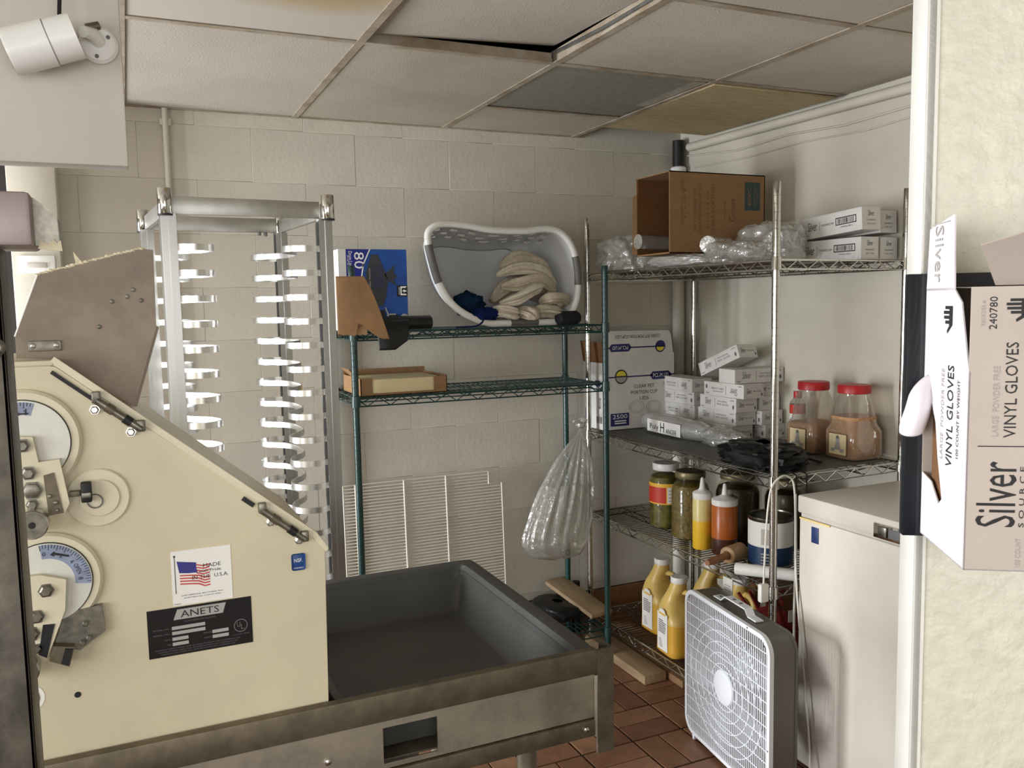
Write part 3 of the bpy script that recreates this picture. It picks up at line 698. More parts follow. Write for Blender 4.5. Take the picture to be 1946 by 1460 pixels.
def strip_mesh(sgn):
    t = B(); th = .0018; n = len(ctrl)
    P = [Vector((sgn*a, b, 0)) for a, b in ctrl]
    # smooth
    Q = []
    for i in range(n-1):
        p0, p1, p2, p3 = P[max(i-1, 0)], P[i], P[i+1], P[min(i+2, n-1)]
        for k in range(3):
            s = k/3; Q.append(.5*((2*p1)+(-p0+p2)*s+(2*p0-5*p1+4*p2-p3)*s*s+(-p0+3*p1-3*p2+p3)*s**3))
    Q.append(P[-1]); rings = []
    for i, q in enumerate(Q):
        d = (Q[min(i+1, len(Q)-1)]-Q[max(i-1, 0)]).normalized(); nn = Vector((-d.y, d.x, 0))*th
        rings.append([t._v(q+nn+Z1*.0085), t._v(q-nn+Z1*.0085), t._v(q-nn-Z1*.0085), t._v(q+nn-Z1*.0085)])
    for a, b in zip(rings, rings[1:]):
        for k in range(4): t.bm.faces.new((a[k], a[(k+1) % 4], b[(k+1) % 4], b[k]))
    t.bm.faces.new(rings[0]); t.bm.faces.new(rings[-1][::-1])
    me = t.mesh('pan_support', True, 35); me.materials.append(MATS['aluminium_bright']); return me
sl, sr = strip_mesh(1), strip_mesh(-1)
for k in range(22):
    z = 1.682-k*.0672
    o = link('pan_support', sl, None, pr); o.location = (0, 0, z)
    o = link('pan_support', sr, None, pr); o.location = (RW, 0, z)

# ------------------------------------------------------------------ wire shelving units
def shelf_meshes(W, D, m, m_wire, along_x):
    """frame mesh (edge wires, truss) and deck wires; deck wires run along x when along_x else along y"""
    t = B(); h = .032; r1 = .0034
    for z in (-r1, -h): t.tube([(0, 0, z), (W, 0, z), (W, D, z), (0, D, z)], r1 if z > -.01 else .003, 6, True)
    def truss(p, q):
        p, q = Vector(p), Vector(q); n = max(2, int((q-p).length/.042)); pts = []
        for k in range(n+1):
            e = p.lerp(q, k/n); pts.append(e+Z1*(-r1 if k % 2 == 0 else -h))
        t.tube(pts, .0022, 5)
    truss((0, 0, 0), (W, 0, 0)); truss((W, 0, 0), (W, D, 0)); truss((0, D, 0), (W, D, 0)); truss((0, 0, 0), (0, D, 0))
    fr = t.mesh('shelf', True); fr.materials.append(MATS[m])
    t = B(); r = .0019
    L_, A_ = (D, W) if along_x else (W, D); n = int(L_/.0215)
    for k in range(1, n):
        s = L_*k/n
        t.tube([(0, s, -.002), (W, s, -.002)] if along_x else [(s, 0, -.002), (s, D, -.002)], r, 5)
    for f in (.3, .7):
        s = A_*f
        pts = [(s, 0, -.006), (s, D, -.006)] if along_x else [(0, s, -.006), (W, s, -.006)]
        t.tube(pts, .0034, 6); t.tube([(a, b, c-.022) for a, b, c in pts], .0026, 6)
        n2 = int(L_/.05); zz = []
        for k in range(n2+1): zz.append((s, D*k/n2, -.006-.022*(k % 2)) if along_x else (W*k/n2, s, -.006-.022*(k % 2)))
        t.tube(zz, .002, 5)
    de = t.mesh('wire_deck', True); de.materials.append(MATS[m_wire]); return fr, de
def shelving(name, label, loc, rz, W, D, top, levels, m, m_wire, along_x, group=None):
    u = thing(name, label, 'shelving unit', loc, rz)
    prof = [(.0085, 0), (.016, .004), (.016, .012), (.0125, .016)]; z = .03
    while z < top-.03:
        prof += [(.0125, z), (.0118, z+.0008), (.0118, z+.0022), (.0125, z+.003)]; z += .0254
    prof += [(.0125, top-.002), (.0115, top), (.001, top+.001)]
    pm_ = B().lathe(prof, n=16).mesh('post', True, 30); pm_.materials.append(MATS[m])
    cm = B().lathe([(.0135, -.034), (.0175, -.033), (.0160, .006), (.0135, .007)], n=16).mesh('collar', True); cm.materials.append(MATS[m])
    fr, de = shelf_meshes(W, D, m, m_wire, along_x)
    for x in (0, W):
        for y in (0, D):
            p = link('post', pm_, None, u); p.location = (x, y, 0)
            for zl in levels: c = link('collar', cm, None, p); c.location = (0, 0, zl)
    for zl in levels:
        s = link('shelf', fr, None, u); s.location = (0, 0, zl)
        d = link('wire_deck', de, None, s); stuff(d)
    return u
gs = shelving('shelving_unit', 'dark green epoxy wire shelving unit standing against the back wall', (.7416, 3.028, 0), -.0263, 1.03, .37, 1.664, (.155, 1.188, 1.428), 'green_epoxy', 'green_epoxy', False)
cs = shelving('shelving_unit', 'chrome wire shelving unit in the right corner loaded with supplies', (1.849, 2.091, 0), .012, .567, 1.167, 1.879, (.132, .590, .949, 1.642), 'chrome', 'chrome_dull', True)
G1, G2, G0 = 1.429, 1.189, .156
C4, C3, C2, C1 = .133, .591, .950, 1.643
tag(B().box((0, 0, 0), (.50, 1.10, .002)).build('shelf_liner', 'liner_grey', smooth=False, loc=(1.872, 2.12, C2)), 'grey plastic liner sheet lying on second shelf of chrome unit', 'shelf liner')
C2 += .0022

# ------------------------------------------------------------------ cartons
def carton_meshes(L, W, H, m, m_end, style):
    """long face at y=0 (normal -y), end face at x=L; returns list of (name, mesh)"""
    body = B().box((0, 0, 0), (L, W, H), .0012, 1).mesh('carton_body', False); body.materials.append(MATS[m])
    out = [('carton_body', body)]
    for inv in ((False, True) if style == 'glove' else (False,)):
        pass
    return out
def print_long(L, H, inv, style):
    """print for a long face in the plane y=0"""
    if not inv: p = Pr((0, 0, 0), X1, Z1); 
    else: p = Pr((L, 0, H), -X1, -Z1); p.n = Vector((0, -.0006, 0))
    if style == 'glove':
        p.text('Silver', L*.24, H*.58, L*.17, H*.50); p.rect(L*.43, H*.2, L*.436, H*.85)
        p.text('VINYL GLOVES', L*.64, H*.45, L*.32, H*.14); p.text('LARGE POWDER FREE', L*.63, H*.66, L*.26, H*.09); p.text('240780', L*.90, H*.82, L*.10, H*.09)
        p.disc(L*.93, H*.36, L*.025, 10, 1, H*.16); p.rect(L*.05, H*.12, L*.12, H*.17)
    else:
        p.text('Silver', L*.22, H*.55, L*.15, H*.42); p.rect(L*.335, H*.28, L*.339, H*.72)
        p.text('FOODSERVICE FILM', L*.47, H*.52, L*.2, H*.10); p.text('PRODUCT OF USA', L*.10, H*.16, L*.12, H*.06)
        u0, u1, v0, v1 = L*.60, L*.92, H*.38, H*.72; b_ = L*.011
        for q in ((u0, v0, u1, v0+b_), (u0, v1-b_, u1, v1), (u0, v0, u0+b_, v1), (u1-b_, v0, u1, v1)): p.rect(*q)
        p.bars(u0+L*.03, v0+b_*1.4, u1-L*.03, v1-b_*1.4, 16); p.text('2 40 00742 00012 1', L*.77, H*.28, L*.2, H*.07)
    return p
def print_end(L, W, H, style):
    p = Pr((L, 0, 0), Y1, Z1)
    if style == 'glove':
        p.text('Silver', W*.28, H*.55, W*.26, H*.38); p.text('VINYL GLOVES', W*.66, H*.52, W*.40, H*.12); p.disc(W*.9, H*.28, W*.04, 10, 1, H*.12)
    else:
        p.text('Silver', W*.5, H*.72, W*.32, H*.24); p.text('FOODSERVICE', W*.5, H*.42, W*.5, H*.07); p.text('FILM 12 IN', W*.5, H*.26, W*.42, H*.07)
    return p
CART = {}
def carton(L, W, H, style, loc, rz, label, group, inv=False, rot=None, name='glove_box'):
    key = (L, W, H, style)
    if key not in CART:
        body = B().box((0, 0, 0), (L, W, H), .0012, 1).mesh('carton_body', False); body.materials.append(MATS['carton_white'])
        def mk(p, nm, m):
            me = bpy.data.meshes.new(nm); p.b.bm.to_mesh(me); p.b.bm.free(); me.materials.append(MATS[m]); return me
        CART[key] = (body, mk(print_long(L, H, False, style), 'side_print', 'ink_grey' if style == 'glove' else 'ink'), mk(print_long(L, H, True, style), 'side_print', 'ink_grey') if style == 'glove' else None, mk(print_end(L, W, H, style), 'end_print', 'ink_grey'))
    b_, s_, si, e_ = CART[key]
    t = thing(name, label, 'box', loc, rz, group, rot)
    link('carton_body', b_, None, t); stuff(link('side_print', si if inv and si else s_, None, t)); stuff(link('end_print', e_, None, t)); return t
GL, GW, GH = .242, .104, .0568
gg = 'white glove boxes stacked on second shelf'
lv = ['bottom', 'third from top', 'second from top', 'top']
for r in range(4):
    carton(GL, GW, GH, 'glove', (2.2+rt.uniform(-.004, .004)-(.012 if r == 0 else 0), 3.235+rt.uniform(-.006, .006), C2+r*(GH+.0004)), -PI/2+R(rt.uniform(-1.5, 1.5)),
           'white glove box, %s of the column beside the lid carton' % lv[r], gg, r in (1, 3))
for r in range(4):
    dx, dy = [(.0, -.0), (.004, -.01), (0, -.03), (-.006, -.065)][r]
    carton(GL, GW, GH, 'glove', (2.2+dx, 2.975+dy, C2+r*(GH+.0004)), -PI/2+R((0, 1, -1.5, 2)[r]), 'white glove box, %s of the column nearer the chrome post' % lv[r], gg, r == 3)
for r in range(4):
    carton(GL, GW, GH, 'glove', (2.318+(.012, .006, 0, .004)[r], 2.935+(0, .0, .02, .03)[r], C2+r*(GH+.0004)), -PI/2+R((1, -2, 1, 0)[r]), 'white glove box, %s of the column against right wall' % lv[r], gg, r == 2)
zt = C2+4*(GH+.0004)
carton(GL, GW, GH, 'glove', (2.192, 2.71, zt+.001), R(-2), 'white glove box lying crosswise on the stack tops, printed side to camera', gg)
carton(GL, GW, GH, 'glove', (2.235, 2.985, zt+.012), 0, 'white glove box tilted steeply on very top of the stack', gg, rot=(R(-2), R(-22), R(-84)))
fg = 'white film boxes on top shelf'
FL, FW, FH = .30, .080, .075
carton(FL, FW, FH, 'film', (2.240, 2.425, C1+.001), -PI/2-R(.5), 'long white box with barcode, lower one on top chrome shelf', fg, name='film_box')
carton(FL, FW, FH, 'film', (2.332, 2.435, C1+.001), -PI/2+R(1), 'long white box, lower one closest to right wall on top shelf', fg, name='film_box')
carton(FL, FW, FH, 'film', (2.240, 2.408, C1+FH+.006), 0, 'long white box with barcode, tilted on upper layer of top shelf', fg, name='film_box', rot=(0, R(-3.2), -PI/2-R(3)))
carton(FL, FW, FH, 'film', (2.334, 2.440, C1+FH+.006), 0, 'long white box, upper one closest to right wall on top shelf', fg, name='film_box', rot=(0, R(-2), -PI/2+R(1)))

# portion cup lid carton
lb = thing('lid_carton', 'white open carton of clear portion cup lids with navy banners', 'box', (1.885, 3.205, C2))
LW, LD, LH = .365, .19, .332
t = B(); t.box((0, 0, 0), (LW, .003, LH)); t.box((0, LD-.003, 0), (LW, LD, LH)); t.box((0, .003, 0), (.003, LD-.003, LH*.90)); t.box((LW-.003, .003, 0), (LW, LD-.003, LH)); t.box((0, 0, 0), (LW, LD, .003)); t.build('carton_body', 'carton_white', lb, smooth=False)
fm = Matrix.Translation((0, .0015, LH)) @ Matrix.Rotation(R(4), 4, 'X')
fo = B().prism([(.004, 0), (LW-.004, 0), (LW-.020, .085), (LW-.034, .102), (.004, .108)], 0, .003).build('top_flap', 'carton_white', lb, smooth=False)
fo.matrix_local = fm
bfl = B().prism([(0, 0), (LD, 0), (LD, .095), (0, .09)], 0, .003, 'x').build('side_flap', 'cardboard_dark', lb, smooth=False); bfl.matrix_local = Matrix.Translation((.001, .0, LH*.90)) @ Matrix.Rotation(R(-8), 4, 'Y')
p = Pr((0, 0, 0), X1, Z1)
p.rect(.0, .232, LW, .238); p.poly([(.235, .235), (.25, .252), (.335, .252), (.352, .235), (.335, .216), (.25, .216)])
p.rect(.03, .018, .125, .075); p.build('navy_banner', 'navy', lb)
p = Pr((0, 0, 0), X1, Z1, .0012); p.text('PCL-M LID', .293, .2345, .082, .017); p.text('2500', .078, .060, .075, .019); p.rect(.05, .038, .11, .043); p.rect(.05, .028, .11, .033); p.build('banner_lettering', 'label_white', lb)
p = Pr((0, 0, 0), X1, Z1); p.text('CLEAR PET', .205, .190, .105, .016); p.text('PORTION CUP', .205, .163, .138, .016); p.text('LIDS', .205, .136, .045, .016); p.text('NOT MICROWAVE', .205, .062, .04, .004); p.text('CASE PACK', .325, .200, .05, .004); p.text('LOT 000', .325, .192, .05, .004)
for v_ in (.172, .155, .138): p.poly([(LW-.045, v_), (LW-.036, v_+.006), (LW-.036, v_-.006)])
p.build('lettering', 'ink', lb)
p = Pr((0, 0, 0), X1, Z1)
for cu, cv in ((.165, .098), (.255, .093)):
    for r_, r2_ in ((.040, .037), (.030, .028)):
        n = 28
        for i in range(n):
            a, b2 = 2*PI*i/n, 2*PI*(i+1)/n
            p.poly([(cu+r_*math.cos(a), cv+r_*.72*math.sin(a)), (cu+r_*math.cos(b2), cv+r_*.72*math.sin(b2)), (cu+r2_*math.cos(b2), cv+r2_*.72*math.sin(b2)), (cu+r2_*math.cos(a), cv+r2_*.72*math.sin(a))])
p.build('lid_picture', 'ink_light', lb)
p = Pr((0, 0, 0), X1, Z1, .0009); p.disc(.085, .236, .032, 26); p.build('emblem', 'ink', lb)
p = Pr((0, 0, 0), X1, Z1, .0014); p.poly([(.085+.025*math.cos(R(a)), .240+.022*math.sin(R(a))) for a in range(0, 181, 15)]); p.build('emblem_top', 'yellow', lb)
p = Pr((0, 0, 0), X1, Z1, .0014); p.poly([(.085+.027*math.cos(R(a)), .234+.024*math.sin(R(a))) for a in range(180, 361, 15)]); p.build('emblem_band', 'ink_light', lb)
# upside-down print on the raised flap
p = Pr((LW, -.0002, .1), -X1, -Z1); p.n = Vector((0, -.0008, 0)); p.text('CLEAR PET PORTION CUP LIDS', .195, .020, .235, .015); p.build('lettering', 'ink', fo)
p = Pr((LW, -.0002, .1), -X1, -Z1); p.n = Vector((0, -.0007, 0)); p.rect(.05, .065, .36, .071); p.poly([(.225, .068), (.24, .085), (.33, .085), (.34, .068), (.33, .051), (.24, .051)]); p.disc(.075, .068, .027, 22); p.build('navy_banner', 'navy', fo)
p = Pr((LW, -.0002, .1), -X1, -Z1); p.n = Vector((0, -.0013, 0)); p.text('PCL-M LID', .285, .068, .08, .016); p.build('banner_lettering', 'label_white', fo)
p = Pr((LW, -.0002, .1), -X1, -Z1); p.n = Vector((0, -.0013, 0)); p.poly([(.075+.02*math.cos(R(a)), .071+.018*math.sin(R(a))) for a in range(0, 181, 15)]); p.build('emblem_top', 'yellow', fo)
p = Pr((0, LD, 0), -Y1, Z1); p.rect(.0, .205, LD, .210); p.poly([(.105, .207), (.112, .220), (.155, .220), (.162, .207), (.155, .194), (.112, .194)]); p.rect(.02, .02, .07, .09); p.disc(.045, .207, .024, 20); p.build('navy_banner', 'navy', lb)
p = Pr((0, LD, 0), -Y1, Z1, .0012); p.text('GRID', .134, .207, .036, .011); p.text('2500', .045, .075, .04, .016); p.build('banner_lettering', 'label_white', lb)
p = Pr((0, LD, 0), -Y1, Z1, .0012); p.disc(.045, .212, .012, 14); p.build('emblem_top', 'yellow', lb)
p = Pr((0, LD, 0), -Y1, Z1); p.text('LIDS', .150, .12, .02, .05); p.bars(.12, .03, .17, .06, 9); p.build('lettering', 'ink', lb)

# cardboard box lying open on the bags
cb = thing('cardboard_box', 'brown cardboard box open on its left end, on top chrome shelf', 'box', (1.842, 2.65, 1.693))
BW, BD, BH = .442, .225, .300
t = B(); t.box((0, 0, 0), (BW, .004, BH)); t.box((0, BD-.004, 0), (BW, BD, BH)); t.box((0, 0, BH-.004), (BW, BD, BH)); t.box((0, 0, 0), (BW, BD, .004)); t.box((BW-.004, 0, 0), (BW, BD, BH)); t.build('carton_body', 'cardboard', cb, smooth=False)
f_ = B().prism([(0, .006), (0, BH-.06), (.016, BH-.07), (.02, .01)], 0, .004).build('end_flap', 'cardboard', cb, smooth=False); f_.matrix_local = Matrix.Translation((0, BD-.004, 0)) @ Matrix.Rotation(R(158), 4, 'Z')
B().box((.004, .004, .004), (BW-.004, BD-.004, .0055)).build('inner_floor', 'cardboard_dark', cb, smooth=False)
B().box((.0045, BD-.0056, .005), (BW-.005, BD-.004, BH-.005)).build('inner_wall', 'cardboard_dark', cb, smooth=False)
def vtext(p, t_, u, v, ln, h): p.text(t_, u, v, ln, h, 1, 90)
p = Pr((0, 0, 0), X1, Z1)
for t_, u, ln, h in (('CLEAR PORTION CUP LIDS', .135, .185, .016), ('DART CONTAINER CORP', .113, .16, .012), ('FITS 1.5 2 OZ', .170, .14, .010), ('CLEAR PORTION', .195, .185, .016), ('Conex', .285, .09, .028), ('PACK 2500', .250, .06, .008), ('QTY / CASE', .060, .17, .006), ('MADE IN USA', .052, .15, .006), ('LOT', .068, .12, .006)):
    vtext(p, t_, u, .165 if u > .1 else .19, ln, h)
p.build('lettering', 'cardboard_dark', cb)
p = Pr((0, 0, 0), X1, Z1); p.rect(.345, .165, .418, .272); p.build('green_panel', 'green_epoxy', cb)
p = Pr((0, 0, 0), X1, Z1, .0012); vtext(p, '400PC', .366, .215, .07, .016); vtext(p, 'CLEAR LIDS', .392, .220, .085, .006); vtext(p, 'CONEX', .404, .220, .06, .005); p.build('panel_lettering', 'cardboard', cb)
tag(B().box((0, 0, 0), (.012, .30, .135), .001).build('flat_cardboard', 'cardboard_dark', loc=(2.424-.003, 2.43, C1+.001)), 'flat dark brown cardboard panel behind the film boxes', 'cardboard')
tag(B().box((0, 0, 0), (.09, .02, .14), .001).build('flat_cardboard', 'cardboard_dark', loc=(2.14, 2.60, C1+.001)), 'brown cardboard scrap behind the barcoded boxes', 'cardboard')

# clear bags and sleeves on the top shelf
def bag(name, label, c, rad, seed, zmin, m='film', amp=.22, freq=2.2, ridge=.05, pw=2.6):
    o = B(c).blob(c, rad, seed, amp, freq, 56, 30, zmin, ridge, pw).build(name, m, loc=c, ang=80); return tag(o, label, 'bag')
def sleeve(name, label, p0, p1, r, m='film_milky', group=None):
    p0, p1 = Vector(p0), Vector(p1); t = thing(name, label, 'cup sleeve', p0, 0, group); d = p1-p0; n = 12
    pts = [d*(k/n*.5) if False else d*(k/n) for k in range(n+1)]; rr_ = [r*(1-.07*(k % 2)) for k in range(n+1)]
    B().tube(pts, rr_, 20).build('cups', m, t); B().tube([d*-.02, d*.0], [r*.5, r*1.02], 20).build('wrapper_end', 'film', t); return t
bag('plastic_bag', 'clear plastic bag slumped at left end of top chrome shelf', (1.905, 3.04, C1+.06), (.110, .15, .085), 3, C1+.002)
bag('plastic_bag', 'clear plastic bag under the cardboard box opening', (1.90, 2.66, C1+.022), (.075, .17, .024), 5, C1+.002, 'film_milky', .12)
bag('plastic_bag', 'milky bag of lids lying under the cardboard box', (2.12, 2.76, C1+.023), (.13, .12, .024), 9, C1+.002, 'film_milky', .05)
bag('plastic_bag', 'large milky bag heaped against right side of cardboard box', (2.13, 2.44, C1+.062), (.095, .135, .085), 12, C1+.002, 'film_milky', .16)
bag('plastic_bag', 'crumpled clear bag with rolls beside the front chrome post', (1.945, 2.40, C1+.033), (.07, .12, .045), 21, C1+.002, 'film', .25)
sleeve('cup_sleeve', 'sleeve of clear cups pointing out of cardboard box opening', (1.80, 2.80, 1.745), (1.99, 2.81, 1.74), .028, 'film')
sleeve('cup_sleeve', 'sleeve of clear cups lying in front of cardboard box', (1.90, 2.50, C1+.072), (2.06, 2.60, C1+.075), .030)

# clear wrapped roll and black parcel on the second shelf
rl = thing('wrapped_roll', 'clear plastic wrapped roll with printed white label on second shelf', 'plastic roll', (2.055, 3.12, C2+.045), rot=(0, R(1), math.atan2(-.44, .02)))
B().tube([(k*.05, 0, .002*math.sin(k*2)) for k in range(9)], [.036, .043, .044, .043, .044, .043, .042, .040, .03], 22).build('roll', 'film_milky', rl)
p = Pr((.055, -.0445, -.030), X1, Z1); p.rect(0, 0, .225, .052); p.build('label', 'label_white', rl)
p = Pr((.055, -.0455, -.030), X1, Z1); p.text('Poly', .05, .020, .06, .03); p.text('H', .105, .026, .026, .04); p.text('ANGER', .165, .014, .07, .02); p.build('lettering', 'ink', rl)
B().blob((.47, 0, -.004), (.13, .048, .04), 4, .3, 2.4, 40, 22, -.043, .06).build('loose_end', 'film', rl, ang=80)
bp_ = thing('black_parcel', 'black plastic bundle with strap on second chrome shelf', 'bundle', (1.93, 2.30, C2))
B().blob((.03, -.03, .038), (.10, .15, .042), 8, .22, 3.2, 48, 24, .001, .06, 3.2).build('bundle', 'black_plastic', bp_, ang=50)
B().tube([(.09, -.10, .045), (.14, -.13, .03), (.20, -.12, .012), (.24, -.06, .008)], .007, 8).build('strap', 'black_plastic', bp_)
for y in (2.078, 2.09):
    pass
for x in (1.925, 1.968):
    h = B((x, 2.10, .95)).tube([(x, 2.16, .958), (x, 2.09, .960), (x, 2.073, .953), (x, 2.072, .90), (x, 2.072, .875)], .0028, 8).build('shelf_hook', 'black', loc=(x, 2.10, .95))
    tag(h, 'black wire hook on second shelf, %s the chrome post' % ('nearest' if x < 1.95 else 'farther from'), 'hook', 'hooks over the freezer')

# spice jugs
def spice_jug(loc, fill, label, rz=0):
    j = thing('spice_jug', label, 'jug', loc, rz, 'clear spice jugs with red lids'); w_ = .074
    secs = [(.002, w_*.94, w_*.94, 6), (.010, w_, w_, 6), (.098, w_, w_, 6), (.108, w_*.95, w_*.95, 5), (.125, w_*.86, w_*.86, 4), (.205, w_*.74, w_*.74, 3), (.222, .052, .052, 2), (.236, .052, .052, 2)]
    B().sect(secs, 40).build('jug_body', 'pet', j, ang=60)
    f = [(z, a*.965, b*.965, q) for z, a, b, q in secs if z < fill]+[(fill, w_*.84, w_*.84, 4)]
    f[0] = (.004,)+f[0][1:]
    B().sect(f, 40).build('spice', 'spice', j)
    B().lathe([(.0535, .230), (.056, .232), (.056, .256), (.053, .260), (.001, .261)], n=36).build('lid', 'red_plastic', j)
    p = Pr((-w_-.0005, .042, .015), -Y1, Z1); p.rect(0, 0, .085, .078); l = p.build('label', 'cardboard_dark', j)
    p = Pr((-w_-.0009, .042, .015), -Y1, Z1); p.rect(.003, .003, .082, .075); p.build('label_field', 'cream_slab', j)
    p = Pr((-w_-.0013, .042, .015), -Y1, Z1); p.disc(.043, .058, .009, 14); p.poly([(.028, .02), (.058, .02), (.052, .05), (.035, .05)]); p.disc(.022, .018, .010, 12, 1, .007); p.disc(.062, .018, .011, 12, 1, .007); p.build('label_figure', 'ink_light', j)
    p = Pr((-w_-.0017, .042, .015), -Y1, Z1); p.poly([(.036, .060), (.05, .060), (.049, .068), (.043, .071), (.037, .068)]); p.build('label_hair', 'ink_grey', j)
    return j
spice_jug((2.298, 2.392, C2), .112, 'clear jug with red lid half full of spice, farther of the pair')
spice_jug((2.322, 2.222, C2), .150, 'clear jug with red lid and more spice, next to partition')
sb_ = thing('spice_bottle', 'small bottle with red cap and red label behind spice jugs', 'bottle', (2.365, 2.545, C2))
B().lathe([(.028, 0), (.03, .004), (.03, .16), (.018, .178), (.014, .182)], n=24).build('bottle', 'pet', sb_); B().lathe([(.016, .18), (.016, .206), (.001, .207)], n=20).build('cap', 'red_plastic', sb_); B().lathe([(.0305, .06), (.0305, .155)], n=24, cap=False).build('label', 'label_red', sb_)
B().lathe([(.0309, .06), (.0309, .12)], n=24, cap=False).build('label_field', 'label_white', sb_)

# ------------------------------------------------------------------ third shelf
def jar(loc, r, h, content, lid, label, lidh=.02, fill=.9):
    j = thing('glass_jar', label, 'jar', loc); sh_ = h*.78
    prof = [(r*.9, 0), (r, .008), (r, sh_), (r*.92, sh_+.02), (r*.72, h-.012), (r*.72, h)]
    B().lathe([(r*.86, .004), (r*.97, .010), (r*.97, min(sh_, h*fill)), (r*.88, min(sh_+.02, h*fill+.012)), (r*.6, min(sh_+.03, h*fill+.02))], n=32).build('contents', content, j)
    B().lathe(prof, n=36).build('glass', 'glass', j)
    B().lathe([(r*.78, h-.006), (r*.80, h-.004), (r*.80, h+lidh-.006), (r*.77, h+lidh-.002), (.001, h+lidh)], n=36).build('lid', lid, j); return j
j1 = jar((1.985, 2.885, C3), .068, .245, 'pickle', 'white_plastic', 'glass jar of pickles with white lid and red label', .024)
t = B()
def lab(parent, r, a0, a1, z0, z1, m, name, k=1):
    t = B(); n = 14
    t.grid(lambda u, v: ((r+.0006*k)*math.cos(R(a0+(a1-a0)*u)), (r+.0006*k)*math.sin(R(a0+(a1-a0)*u)), z0+(z1-z0)*v), n, 2); return t.build(name, m, parent)
lab(j1, .068, 150, 292, .105, .19, 'label_yellow', 'label_border'); lab(j1, .068, 150, 236, .110, .175, 'label_red', 'label', 2); lab(j1, .068, 240, 288, .11, .175, 'label_white', 'nutrition_label', 2)
for k in range(4): lab(j1, .068, 244, 284, .118+k*.014, .122+k*.014, 'ink_light', 'label_text', 3)
jar((1.975, 2.705, C3), .074, .245, 'relish', 'olive_lid', 'glass jar of green relish with dull metal lid', .022)
jar((2.075, 2.545, C3), .082, .26, 'dark_sauce', 'olive_lid', 'big dark jar standing behind the squeeze bottles', .02)
jar((2.215, 2.44, C3), .078, .24, 'dark_sauce', 'olive_lid', 'dark jar at back of third shelf behind the can', .02)
def squeeze(loc, r, h, low, high, fill, label):
    b = thing('squeeze_bottle', label, 'squeeze bottle', loc, 0, 'sauce squeeze bottles')
    B().lathe([(r*.93, 0), (r, .004), (r, fill)], n=28).build('sauce', low, b); B().lathe([(r, fill), (r, h*.86), (r*.94, h*.88), (r*.94, h*.9)], n=28).build('bottle', high, b)
    B().lathe([(r*.98, h*.885), (r, h*.89), (r, h*.985), (r*.9, h), (r*.5, h+.006), (.011, h+.014), (.006, h+.05), (.003, h+.054)], n=28).build('nozzle_cap', 'white_plastic', b); return b
squeeze((1.925, 2.562, C3), .036, .215, 'mustard', 'mustard_pale', .108, 'squeeze bottle half full of yellow mustard with white nozzle')
squeeze((1.957, 2.472, C3), .047, .205, 'brown_sauce', 'orange_sauce', .060, 'wide squeeze bottle of orange sauce, dark at the bottom')
cn = thing('can', 'large tin can with white and navy label on third shelf', 'can', (2.017, 2.295, C3))
B().lathe([(.076, 0), (.078, .002), (.078, .008), (.0765, .010), (.0765, .166), (.078, .168), (.078, .176), (.075, .177), (.074, .172), (.001, .171)], n=40).build('tin', 'chrome_dull', cn)
B().lathe([(.0772, .012), (.0772, .075)], n=40, cap=False).build('label_band', 'can_blue', cn); B().lathe([(.0772, .075), (.0772, .162)], n=40, cap=False).build('label', 'label_white', cn)
for k in range(4): lab(cn, .0772, 205, 245, .050-k*.011, .055-k*.011, 'ink_light', 'label_text')
lab(cn, .0772, 205, 240, .085, .14, 'carton_grey', 'label_picture')
rp = thing('rolling_pin', 'wooden rolling pin pointing out of the third shelf', 'rolling pin', (1.80, 2.335, C3+.03), rot=(0, 0, R(18)))
B().tube([(-.035, 0, 0), (.0, 0, 0), (.10, 0, 0)], [.010, .014, .011], 16).build('handle', 'wood_handle', rp); t = B(); t.tube([(.085, 0, 0), (.088, 0, 0), (.17, 0, 0)], [.026, .030, .030], 26); t.build('barrel', 'wood_roll', rp)
B().lathe([(.0165, -.001), (.0165, .001)], (.0845, 0, 0), 18, M=Matrix.Rotation(PI/2, 4, 'Y')).build('bore', 'cardboard_dark', rp)
ro = thing('paper_roll', 'white roll lying along front edge of third shelf', 'roll', (1.830, 2.255, C3+.021), rot=(0, 0, R(-50)))
B().tube([(0, 0, 0), (.004, 0, 0), (.196, 0, 0), (.20, 0, 0)], [.017, .020, .020, .017], 22).build('roll', 'label_white', ro)
tg = B((1.838, 2.30, .45)).box((1.835, 2.275, .48), (1.838, 2.325, .565)).build('price_tag', 'label_white', loc=(1.838, 2.30, .45), smooth=False); tag(tg, 'white paper tag hanging from third chrome shelf edge', 'tag')
p = Pr((-.0035, .018, .045), -Y1, Z1); p.lines(0, 0, .036, .05, 6, .35); stuff(p.build('tag_print', 'ink_light', tg))

# white power cord looped over the chrome post
pc = thing('power_cord', 'white cord looped over the chrome post above the fan', 'cord', (1.849, 2.06, .95))
def cv(pts, n=8):
    P = [Vector(p) for p in pts]; Q = []
    for i in range(len(P)-1):
        p0, p1, p2, p3 = P[max(i-1, 0)], P[i], P[i+1], P[min(i+2, len(P)-1)]
        for k in range(n):
            s = k/n; Q.append(.5*((2*p1)+(-p0+p2)*s+(2*p0-5*p1+4*p2-p3)*s*s+(-p0+3*p1-3*p2+p3)*s**3))
    return Q+[P[-1]]
B().tube(cv([(-.065, .0, -.33), (-.060, .0, -.22), (-.052, 0, -.10), (-.040, -.004, -.02), (-.010, -.010, .012), (.022, -.008, .010), (.048, -.006, -.02), (.050, -.012, -.12), (.045, -.02, -.25), (.032, -.05, -.42), (.028, -.09, -.66), (.02, -.12, -.85), (.0, -.14, -.944)]), .0030, 8).build('cord', 'cord_white', pc)
B().box((-.082, -.010, -.385), (-.050, .010, -.325), .006).build('plug', 'cord_white', pc)
B().box((-.076, -.001, -.40), (-.056, .001, -.385)).build('prongs', 'zinc', pc, smooth=False)
